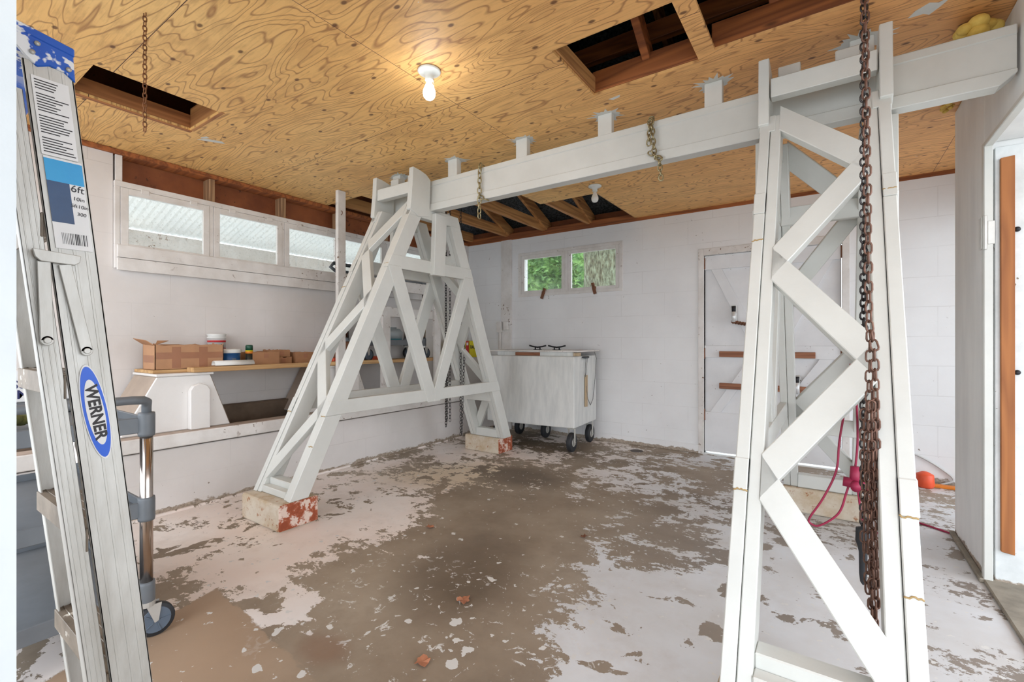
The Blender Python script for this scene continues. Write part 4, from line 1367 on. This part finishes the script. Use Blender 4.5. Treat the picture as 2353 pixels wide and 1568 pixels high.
# second cart parked on the bench board
cart2 = make_cart((-3.80, 3.76, 0.945), 0.0, 'grey utility cart standing up on the bench behind the left trestle', 0.80, 0.30, 0.90, (0.185, 0.84), None)
for nm in ('push_handle',):
    pass
mb = sm()
mb.tube([(-3.80, 2.96, 1.74), (-3.80, 2.88, 1.80), (-3.80, 2.62, 1.80), (-3.80, 2.57, 1.83), (-3.80, 2.60, 1.87), (-3.80, 2.95, 1.865)], 0.017, 10)
o = mb.build('side_handle', M['darkgrey'], cart2)
e = empty('paint_tub', (-3.93, 3.35, 1.14), 'pale grey plastic tub with teal fluid on the raised cart', 'tub')
mb = sm(); mb.lathe([(0.085, 1.133), (0.095, 1.17)], (-3.92, 3.42, 0), 22); mb.build('fluid', M['teal'], e)
mb = sm(); mb.lathe([(0.095, 1.17), (0.10, 1.24), (0.07, 1.275), (0.035, 1.28), (0.035, 1.295)], (-3.92, 3.42, 0), 22); mb.build('tub_body', M['greytub'], e)
e = empty('rag_case', (-3.9, 2.75, 0.95), 'orange and dark tool case under the raised cart', 'case')
mb = MB(); mb.box(-4.05, -3.83, 2.62, 3.28, 0.947, 0.985); mb.build('base', M['orangeplastic'], e, 0.006)
mb = MB(); mb.box(-4.04, -3.84, 2.64, 2.88, 0.985, 1.14); mb.build('case_body', M['rust'], e, 0.008)
# cardboard box wrapped in tape
e = empty('cardboard_box', (-3.9, 1.42, 0.945), 'large crumpled cardboard box patched with brown tape at the left end of the bench', 'box')
mb = MB()
x0, x1, y0, y1, z0, z1 = -4.02, -3.80, 1.22, 1.655, 0.945, 1.115
th = 0.006
def jag(a, b_, zt, amp, k):
    r2 = random.Random(k)
    return [(a + (b_ - a) * i / 8, zt + r2.uniform(-amp, amp)) for i in range(9)]
for xx in (x0, x1 - th):
    mb.prism([(y0, z0)] + jag(y0, y1, z1, 0.010, int(xx * 100)) + [(y1, z0)], 'X', xx, xx + th)
for yy in (y0, y1 - th):
    mb.prism([(x0, z0)] + jag(x0, x1, z1 + 0.005, 0.012, int(yy * 100)) + [(x1, z0)], 'Y', yy, yy + th)
mb.box(x0, x1, y0, y1, z0, z0 + 0.004)
mb.build('carton', M['card2'], e, 0.001)
mb = MB()
for (a, b_) in ((y0 + 0.10, y0 + 0.155), (y0 + 0.27, y0 + 0.325)):
    mb.box(x1, x1 + 0.001, a, b_, z0 + 0.01, z1 - 0.012)
mb.box(x1 + 0.0012, x1 + 0.002, y0 + 0.005, y1 - 0.005, z0 + 0.075, z0 + 0.12)
mb.box(x0 + 0.02, x1 - 0.02, y0 - 0.001, y0, z0 + 0.05, z0 + 0.10)
mb.build('tape_strip', M['tape'], e)
mb = MB(); mb.add([(x1, y0, z1), (x0, y0, z1 + 0.01), (x0 + 0.02, y0 - 0.06, z1 + 0.05), (x1 - 0.03, y0 - 0.04, z1 + 0.035)], [(0, 1, 2, 3)])
mb.add([(x1, y0 + 0.002, z1), (x1 - 0.03, y0 + 0.09, z1 + 0.03), (x1 - 0.05, y0 + 0.03, z1 + 0.03)], [(0, 1, 2)])
fl = mb.build('flap', M['card'], e)
sd = fl.modifiers.new('thick', 'SOLIDIFY'); sd.thickness = 0.004
# small boxes
def openbox(x0, x1, y0, y1, z0, z1, label, k):
    mb = MB()
    for xx in (x0, x1 - 0.004): mb.prism([(y0, z0)] + jag(y0, y1, z1, 0.005, k) + [(y1, z0)], 'X', xx, xx + 0.004)
    for yy in (y0, y1 - 0.004): mb.prism([(x0 + 0.004, z0), (x0 + 0.004, z1), (x1 - 0.004, z1), (x1 - 0.004, z0)], 'Y', yy, yy + 0.004)
    mb.box(x0, x1, y0, y1, z0, z0 + 0.003)
    e = empty('cardboard_box', ((x0 + x1) / 2, (y0 + y1) / 2, z0), label, 'box', 'small cardboard boxes on the bench')
    mb.build('carton', M['card'], e, 0.001)
    mb = MB(); mb.box(x1, x1 + 0.001, (y0 + y1) / 2 - 0.018, (y0 + y1) / 2 + 0.018, z1 - 0.05, z1 - 0.012); mb.build('tape_strip', M['tape'], e)
openbox(-4.02, -3.82, 1.88, 2.10, 0.946, 1.055, 'open brown cardboard box just right of the spray can', 21)
openbox(-4.10, -3.91, 2.11, 2.26, 0.946, 1.005, 'flat lower carton of the stacked pair on the bench', 22)
openbox(-4.10, -3.92, 2.105, 2.25, 1.006, 1.068, 'upper carton of the stacked pair on the bench', 24)
openbox(-4.08, -3.90, 2.29, 2.48, 0.946, 1.045, 'small brown carton partly hidden by the left trestle leg', 23)
# buckets
e = empty('blue_bucket', (-3.99, 1.79, 0.945), 'blue tub with white lid beside the cardboard box', 'bucket')
mb = sm(); mb.lathe([(0.066, 0.946), (0.072, 1.05)], (-3.90, 1.745, 0), 28); mb.build('tub_body', M['bluebucket'], e)
mb = sm(); mb.lathe([(0.075, 1.05), (0.077, 1.055), (0.077, 1.078), (0.068, 1.082), (0.06, 1.078)], (-3.90, 1.745, 0), 28); mb.build('lid', M['whiteplastic'], e)
mb = MB(); mb.box(-3.832, -3.828, 1.730, 1.760, 0.985, 1.01); mb.build('clasp', M['bluegrey'], e, 0.002)
e = empty('white_tub', (-4.05, 1.66, 0.945), 'white tub with red stripes standing behind the cardboard box', 'tub')
mb = sm(); mb.lathe([(0.06, 0.946), (0.064, 1.165), (0.067, 1.166), (0.067, 1.178), (0.062, 1.180)], (-4.08, 1.725, 0), 24); mb.build('tub_body', M['whiteplastic'], e)
mb = sm(); mb.lathe([(0.0645, 1.135), (0.0655, 1.15)], (-4.08, 1.725, 0), 24); mb.build('stripe', M['red'], e)
mb = sm(); mb.lathe([(0.0635, 1.085), (0.064, 1.09)], (-4.08, 1.725, 0), 24); mb.build('stripe', M['red'], e)
mb = sm(); mb.lathe([(0.003, 1.160), (0.060, 1.176), (0.069, 1.20), (0.06, 1.203)], (-4.08, 1.725, 0), 24); mb.build('lid', M['whiteplastic'], e)
text_mesh('tub_lettering', 'o', 0.03, M['ink'], e, Matrix.Translation(Vector((-4.0155, 1.735, 1.115)) - e.location) @ base, 0.0004, (1, 1), 0.0008)
e = empty('spray_can', (-3.87, 1.815, 0.945), 'black spray can with dark green cap and yellow band on the bench', 'spray can')
mb = sm(); mb.lathe([(0.025, 0.946), (0.027, 0.95), (0.027, 1.045)], (-3.845, 1.865, 0), 22); mb.build('can_body', M['canbody'], e)
mb = sm(); mb.lathe([(0.0274, 1.045), (0.0274, 1.062)], (-3.845, 1.865, 0), 22); mb.build('label_band', M['orange'], e)
mb = sm(); mb.lathe([(0.0274, 1.062), (0.0274, 1.070)], (-3.845, 1.865, 0), 22); mb.build('label_band', M['yellow'], e)
mb = sm(); mb.lathe([(0.0268, 1.070), (0.0268, 1.105), (0.023, 1.113), (0.018, 1.113)], (-3.845, 1.865, 0), 22); mb.build('cap', M['greencap'], e)
text_mesh('can_lettering', 'OFF', 0.020, M['paper'], e, Matrix.Translation(Vector((-3.842, 1.83, 1.03)) - e.location) @ base, 0.0004, (1, 1), 0.0006) if False else None
# white roll / half pipe on the plank
mb = sm()
n0 = 18
pr = []
for i in range(n0 + 1):
    th = -0.2 + (PI + 0.4) * i / n0
    pr.append((-3.74 + 0.033 * math.cos(th), 0.963 + 0.006 + 0.030 * math.sin(th)))
for i in range(n0, -1, -1):
    th = -0.2 + (PI + 0.4) * i / n0
    pr.append((-3.74 + 0.028 * math.cos(th), 0.963 + 0.006 + 0.025 * math.sin(th)))
mb.prism(pr, 'Y', 1.56, 1.84)
tag(mb.build('half_pipe', M['whiteplastic']), 'white plastic half pipe lying on the pine plank', 'pipe')
# black hose coil in the trough
mb = sm(); mb.tube([(-3.86 + 0.09 * math.cos(i * 0.5), 1.95 + 0.14 * math.sin(i * 0.5), 0.40 + 0.003 * i) for i in range(26)], 0.016, 8)
mb.box(-3.93, -3.80, 1.82, 2.08, 0.30, 0.39)
tag(mb.build('hose_coil', M['black']), 'black hose coil in the trough behind the ledge', 'hose')
# corner cabinet with boxes of rags
mb = MB(); mb.box(-4.12, -3.76, 4.30, 4.90, 0.001, 0.935)
tag(mb.build('corner_cabinet', M['bulkhead'], None, 0.004), 'plain white cabinet in the back left corner under the rag boxes', 'cabinet')
for (y, lab) in ((4.44, 'yellow box of rags with red stripe, left of the pair in the corner'), (4.66, 'yellow box of rags with red stripe, right of the pair in the corner')):
    e = empty('rag_box', (-3.88, y, 0.937), lab, 'box', 'yellow rag boxes')
    mb = MB(); mb.box(-3.98, -3.79, y - 0.10, y + 0.10, 0.937, 1.148); mb.build('carton', M['yellow'], e, 0.003)
    mb = MB(); mb.box(-3.79, -3.7885, y + 0.045, y + 0.100, 0.94, 1.146); mb.build('stripe', M['red'], e)
    mb = MB(); mb.box(-3.7885, -3.788, y + 0.055, y + 0.09, 1.09, 1.125); mb.build('label_patch', M['paper'], e)
    text_mesh('box_lettering', 'RAGS', 0.062, M['ink'], e, Matrix.Translation(Vector((-3.7875, y - 0.03, 1.065)) - e.location) @ base, 0.0004, (0.8, 1), 0.0012)
# conduit and outlet boxes on the back wall
e = empty('electrical_box', (-3.5, YB - 0.03, 1.2), 'white painted twin electrical box with conduit on the back wall strip', 'electrical box')
mb = MB(); mb.box(-3.615, -3.535, YB - 0.075, YB - 0.031, 1.26, 1.40); mb.box(-3.505, -3.445, YB - 0.075, YB - 0.031, 1.29, 1.40); mb.build('box_body', M['white_trim'], e, 0.004)
mb = sm(); mb.cyl((-3.575, YB - 0.05, 0.0), (-3.575, YB - 0.05, 1.27), 0.022, 14); mb.build('conduit', M['white_trim'], e)

# ------------------------------------------------------------------ white bin on casters
bn = empty('rolling_bin', (-2.15, 4.25, 0.0), 'big white painted bin on casters with a lid and deck cleats against the back wall', 'bin', None, math.radians(4.5))
BW, BD = 1.06, 0.66
mb = MB(); mb.prism([(-BW, 0.245), (0, 0.245), (0, 0.985), (-BW, 0.985)], 'Y', 0, BD); mb.build('body', M['bin'], bn, 0.012, local=True, seg=3)
mb = MB(); mb.box(-BW - 0.02, 0.03, 0.03, BD + 0.02, 1.030, 1.045); mb.build('lid', M['white_trim'], bn, 0.003, local=True)
mb = MB(); mb.box(-BW + 0.1, -0.05, 0.06, 0.10, 0.985, 1.030); mb.build('lid_batten', M['bin'], bn, 0.002, local=True)
mb = MB(); mb.box(-0.72, -0.42, 0.05, 0.09, 0.987, 1.022); o = mb.build('spacer_block', M['stripX'], bn, 0.002, local=True); o['label'] = 'bare brown spacer block'
mb = MB(); mb.box(-0.15, 0.01, 0.1, 0.16, 0.987, 1.022); o = mb.build('spacer_block', M['paddle'], bn, 0.002, local=True)
for x in (-0.58, -0.34):
    mb = sm()
    mb.cyl((x - 0.03, 0.32, 1.045), (x - 0.03, 0.32, 1.07), 0.008, 10)
    mb.cyl((x + 0.03, 0.32, 1.045), (x + 0.03, 0.32, 1.07), 0.008, 10)
    mb.tube([(x - 0.105, 0.32, 1.093), (x - 0.06, 0.32, 1.082), (x, 0.32, 1.074), (x + 0.06, 0.32, 1.082), (x + 0.105, 0.32, 1.093)], 0.0085, 8)
    mb.box(x - 0.045, x + 0.045, 0.30, 0.34, 1.045, 1.050)
    mb.build('deck_cleat', M['blackmetal'], bn, local=True)
mb = sm()
mb.box(0.001, 0.012, 0.22, 0.36, 0.965, 0.98)
mb.tube([(0.012, 0.20, 0.972), (0.03, 0.25, 0.966), (0.03, 0.33, 0.966), (0.012, 0.38, 0.972)], 0.008, 8)
mb.build('end_cleat', M['darkgrey'], bn, local=True)
mb = sm()
mb.tube([(0.025, 0.27, 0.965), (0.020, 0.262, 0.85), (0.018, 0.268, 0.76)], 0.003, 6)
mb.tube([(0.025, 0.31, 0.965), (0.020, 0.30, 0.85), (0.018, 0.272, 0.76)], 0.003, 6)
mb.tube([(0.02, 0.55, 1.02), (0.022, 0.60, 0.95), (0.02, 0.56, 0.72), (0.018, 0.50, 0.50), (0.018, 0.42, 0.44), (0.018, 0.34, 0.52), (0.018, 0.29, 0.66)], 0.0035, 6)
mb.build('rope', M['rope'], bn, local=True)
mb = MB(); mb.prism([(0.285, 0.40), (0.355, 0.395), (0.355, 0.735), (0.29, 0.74)], 'X', 0.006, 0.018)
for i, v in enumerate(mb.v): mb.v[i] = Vector((v.x, 0.2 + (v.y - 0.2) * 0.9, v.z + 0.04))
mb.v = [Vector((v.x, v.y, v.z)) for v in mb.v]
o = mb.build('wooden_tag', M['paddle'], bn, 0.002, local=True)
for (x, y) in ((-0.04, 0.03), (-0.05, BD - 0.08), (-BW + 0.1, 0.06), (-BW + 0.1, BD - 0.08), (-BW * 0.55, BD - 0.12)):
    c = empty('caster', (x, y, 0), None, None)
    c.parent = bn
    mb = MB(); mb.box(-0.036, -0.032, -0.02, 0.02, 0.075, 0.243); mb.box(0.032, 0.036, -0.02, 0.02, 0.075, 0.243); mb.box(-0.04, 0.04, -0.03, 0.03, 0.238, 0.245)
    mb.cyl((-0.045, 0, 0.10), (0.045, 0, 0.10), 0.006, 8)
    mb.build('fork', M['zinc'], c, 0.001, local=True)
    mb = sm(); mb.cyl((-0.024, 0, 0.10), (0.024, 0, 0.10), 0.0995, 28); mb.build('tyre', M['black'], c, 0.012, local=True, seg=3)
    mb = sm(); mb.cyl((-0.026, 0, 0.10), (0.026, 0, 0.10), 0.045, 20); mb.build('wheel_hub', M['zinc'], c, 0.002, local=True)

# ------------------------------------------------------------------ cords and bits on the right
mb = sm()
def smooth(pts, k=6):
    pts = [Vector(p) for p in pts]
    out = []
    P = [pts[0]] + pts + [pts[-1]]
    for i in range(1, len(P) - 2):
        for j in range(k):
            u = j / k
            a, b_, c, d = P[i - 1], P[i], P[i + 1], P[i + 2]
            out.append(0.5 * ((2 * b_) + (-a + c) * u + (2 * a - 5 * b_ + 4 * c - d) * u * u + (-a + 3 * b_ - 3 * c + d) * u * u * u))
    out.append(pts[-1])
    return out
mb.tube(smooth([(0.118, 3.12, 1.12), (0.118, 3.12, 0.9), (0.125, 3.12, 0.62), (0.113, 3.12, 0.44)]), 0.0055, 8)
mb.tube(smooth([(0.095, 3.14, 1.02), (0.080, 3.14, 0.85), (0.045, 3.12, 0.60), (0.030, 3.11, 0.43), (-0.03, 3.10, 0.27), (-0.092, 3.10, 0.15), (-0.09, 3.10, 0.118), (-0.045, 3.10, 0.115), (0.04, 3.10, 0.20), (0.075, 3.10, 0.32), (0.098, 3.11, 0.41)]), 0.0055, 8)
mb.tube(smooth([(0.118, 3.12, 0.42), (0.16, 3.2, 0.1), (0.24, 3.5, 0.006), (0.36, 3.86, 0.006), (0.62, 3.70, 0.006)]), 0.0055, 8)
cr = tag(mb.build('extension_cord', M['cordred']), 'dark red extension cord looping from the far leg of the right trestle to the floor', 'cord')
mb = sm()
mb.cyl((0.113, 3.09, 0.47), (0.115, 3.09, 0.37), 0.022, 12, 0.03)
mb.cyl((0.06, 3.085, 0.385), (0.17, 3.085, 0.375), 0.026, 12)
mb.cyl((0.115, 3.075, 0.38), (0.115, 3.03, 0.37), 0.024, 12)
o = mb.build('three_way_socket', M['cordred'], cr)
e = empty('orange_reel', (0.66, 4.86, 0.0), 'orange plastic cord holder on the floor at the back right corner', 'reel')
mb = sm(); mb.lathe([(0.05, 0.0), (0.06, 0.02), (0.055, 0.1), (0.02, 0.12)], (0.615, 4.82, 0.0), 16); mb.build('reel_body', M['orangeplastic'], e, 0.004)
mb = MB(); mb.box(0.57, 0.95, 4.84, 4.90, 0.0, 0.02); mb.build('reel_foot', M['orange'], e, 0.003)
mb = sm(); mb.tube(smooth([(0.40, 4.955, 0.28), (0.60, 4.955, 0.21), (0.74, 4.955, 0.12), (0.80, 4.95, 0.05), (0.72, 4.93, 0.008)]), 0.007, 8)
tag(mb.build('white_cable', M['cordwhite']), 'stiff white cable arching to the floor beside the orange reel', 'cable')
# foam
for (c, r, lab) in (((0.53, 2.74, 2.455), 0.085, 'lump of yellow expanding foam above the right end of the beam'), ((0.565, 3.58, 2.475), 0.04, 'small yellow foam drip under the right end of the beam')):
    mb = sm(); rg = random.Random(8)
    for k in range(34 if r > 0.06 else 9):
        mb.sphere((c[0] + rg.uniform(-r, r * 0.6) * 0.8, c[1] + rg.uniform(-r, r) * 1.4, c[2] - rg.uniform(-0.02, r * 0.75)), r * rg.uniform(0.2, 0.42), 12, 8, (1, 1.1, 0.8))
    tag(mb.build('foam_lump', M['foam']), lab, 'foam', 'yellow foam at the ceiling edge')
# drain hole ring in the floor
mb = sm(); mb.lathe([(0.066, 0.0), (0.064, 0.003), (0.056, 0.003), (0.052, 0.0004)], (-1.655, 4.70, 0), 24)
tag(mb.build('floor_drain', M['hole']), 'small round drain in the floor near the back wall', 'drain')
# dry leaves
rg = random.Random(4)
for (x, y, r, lab) in ((-1.326, 1.556, 0.032, 'dry tan leaf beside a white paint splash on the floor'), (-1.192, 1.172, 0.028, 'dry tan leaf nearest the camera on the floor'), (-2.02, 2.05, 0.028, 'dry brown leaf on the bare floor in front of the left trestle'), (-1.181, 2.46, 0.022, 'dark curled leaf on the floor between the trestles')):
    mb = MB()
    pts = []
    for i in range(14):
        th = 2 * PI * i / 14
        rr = r * rg.uniform(0.6, 1.1)
        pts.append((x + rr * math.cos(th), y + rr * math.sin(th), 0.003 + rg.uniform(0, 0.012)))
    mb.add(pts + [(x, y, 0.005)], [(i, (i + 1) % 14, 14) for i in range(14)])
    o = mb.build('dry_leaf', M['leaf'] if 'dark' not in lab else M['rust'])
    s2 = o.modifiers.new('thick', 'SOLIDIFY'); s2.thickness = 0.001
    tag(o, lab, 'leaf', 'dry leaves on the floor')

# ------------------------------------------------------------------ outside
# eave beam and corrugated roof beyond the left windows
mb = MB()
nc = 110
prof = []
Y_0, Y_1 = -1.0, 6.3
top = []
for i in range(nc * 4 + 1):
    y = Y_0 + (Y_1 - Y_0) * i / (nc * 4)
    top.append((y, 0.007 * math.sin(2 * PI * i / 4.0)))
vs = []
for y, dz in top:
    vs.append((-4.32, y, 2.86 + dz)); vs.append((-6.05, y, 2.33 + dz))
mb.add(vs, [(2 * i, 2 * i + 1, 2 * i + 3, 2 * i + 2) for i in range(len(top) - 1)])
o = mb.build('corrugated_roof', M['tin'])
s2 = o.modifiers.new('thick', 'SOLIDIFY'); s2.thickness = 0.003
tag(o, 'white corrugated metal lean-to roof seen through the left windows', 'roof')
e = empty('porch_frame', (-6.0, 3.5, -0.13), 'white timber porch beam with posts under the corrugated roof outside', 'porch')
mb = MB(); mb.box(-6.02, -5.94, -1.0, 6.3, 2.12, 2.30); mb.build('beam', M['white_trim'], e, 0.004)
for y in (0.2, 2.9, 5.6):
    mb = MB(); mb.box(-6.03, -5.93, y, y + 0.1, -0.13, 2.12); mb.build('post', M['white_trim'], e, 0.004)
# bushes behind the back wall
def shrub(cx, cy, cz, rx, ry, rz_, nl, seed, label):
    e = empty('shrub', (cx, cy, -0.13), label, 'shrub', 'shrubs behind the back wall')
    r2 = random.Random(seed)
    mb = MB()
    for i in range(nl):
        th = r2.uniform(0, 2 * PI); ph = math.acos(r2.uniform(-1, 1)); rr = r2.uniform(0.6, 1.0)
        c = Vector((cx + rx * rr * math.sin(ph) * math.cos(th), cy + ry * rr * math.sin(ph) * math.sin(th), cz + rz_ * rr * math.cos(ph)))
        a = Vector((r2.uniform(-1, 1), r2.uniform(-1, 1), r2.uniform(-0.6, 0.6))).normalized()
        b_ = a.cross(Vector((r2.uniform(-1, 1), r2.uniform(-1, 1), r2.uniform(-1, 1)))).normalized()
        L = r2.uniform(0.05, 0.11)
        mb.add([c - a * L, c + b_ * L * 0.45, c + a * L, c - b_ * L * 0.45], [(0, 1, 2, 3)])
    mb.build('foliage', M['leaves'], e)
    mb = sm(); mb.sphere((cx, cy, cz), 1.0, 24, 16, (rx * 0.72, ry * 0.72, rz_ * 0.72)); mb.build('inner_foliage', M['leaves'], e)
    mb = sm()
    for k in range(5):
        mb.tube([(cx + r2.uniform(-.1, .1), cy + r2.uniform(-.1, .1), -0.13), (cx + r2.uniform(-.3, .3) * rx, cy + r2.uniform(-.3, .3) * ry, cz), (cx + r2.uniform(-.6, .6) * rx, cy, cz + rz_ * 0.6)], 0.03, 6)
    mb.build('stem', M['bark'], e)
shrub(-6.3, 9.9, 1.9, 1.5, 0.9, 2.3, 8000, 1, 'leafy green shrub outside, filling the left back window pane')
shrub(-8.2, 14.5, 2.2, 3.0, 1.2, 3.4, 9000, 5, 'broad green thicket further back outside behind the nearer shrubs')
shrub(-3.4, 10.6, 2.3, 1.35, 0.9, 2.5, 6000, 2, 'taller green shrub outside, left of the tree trunk')
shrub(-4.6, 8.3, 1.3, 0.75, 0.5, 0.95, 3000, 3, 'low bright green shrub outside under the back window')
e = empty('tree', (-3.05, 7.2, -0.13), 'thick lichen-covered tree trunk just outside the right back window pane', 'tree')
mb = sm()
rg = random.Random(9)
rings = []
n_ = 40
for j in range(34):
    z = -0.13 + j * 0.15
    for i in range(n_):
        th = 2 * PI * i / n_
        r = 0.40 * (1 + 0.05 * math.sin(3 * th + z) + 0.035 * rg.uniform(-1, 1)) + (0.25 * math.exp(-(z + 0.13) * 3))
        rings.append((-3.0 + r * math.cos(th), 7.2 + r * math.sin(th), z))
mb.add(rings, [(j * n_ + i, j * n_ + (i + 1) % n_, (j + 1) * n_ + (i + 1) % n_, (j + 1) * n_ + i) for j in range(33) for i in range(n_)])
mb.build('trunk', M['bark'], e)
mb = MB(); r2 = random.Random(12)
for i in range(2500):
    c = Vector((-3.0 + r2.uniform(-2.5, 2.5), 7.2 + r2.uniform(-0.5, 2.5), 4.6 + r2.uniform(-0.9, 1.5)))
    a = Vector((r2.uniform(-1, 1), r2.uniform(-1, 1), r2.uniform(-0.6, 0.6))).normalized()
    b_ = a.cross(Vector((0.3, 1, 0.5))).normalized()
    mb.add([c - a * 0.1, c + b_ * 0.05, c + a * 0.1, c - b_ * 0.05], [(0, 1, 2, 3)])
mb.build('crown', M['leaves'], e)
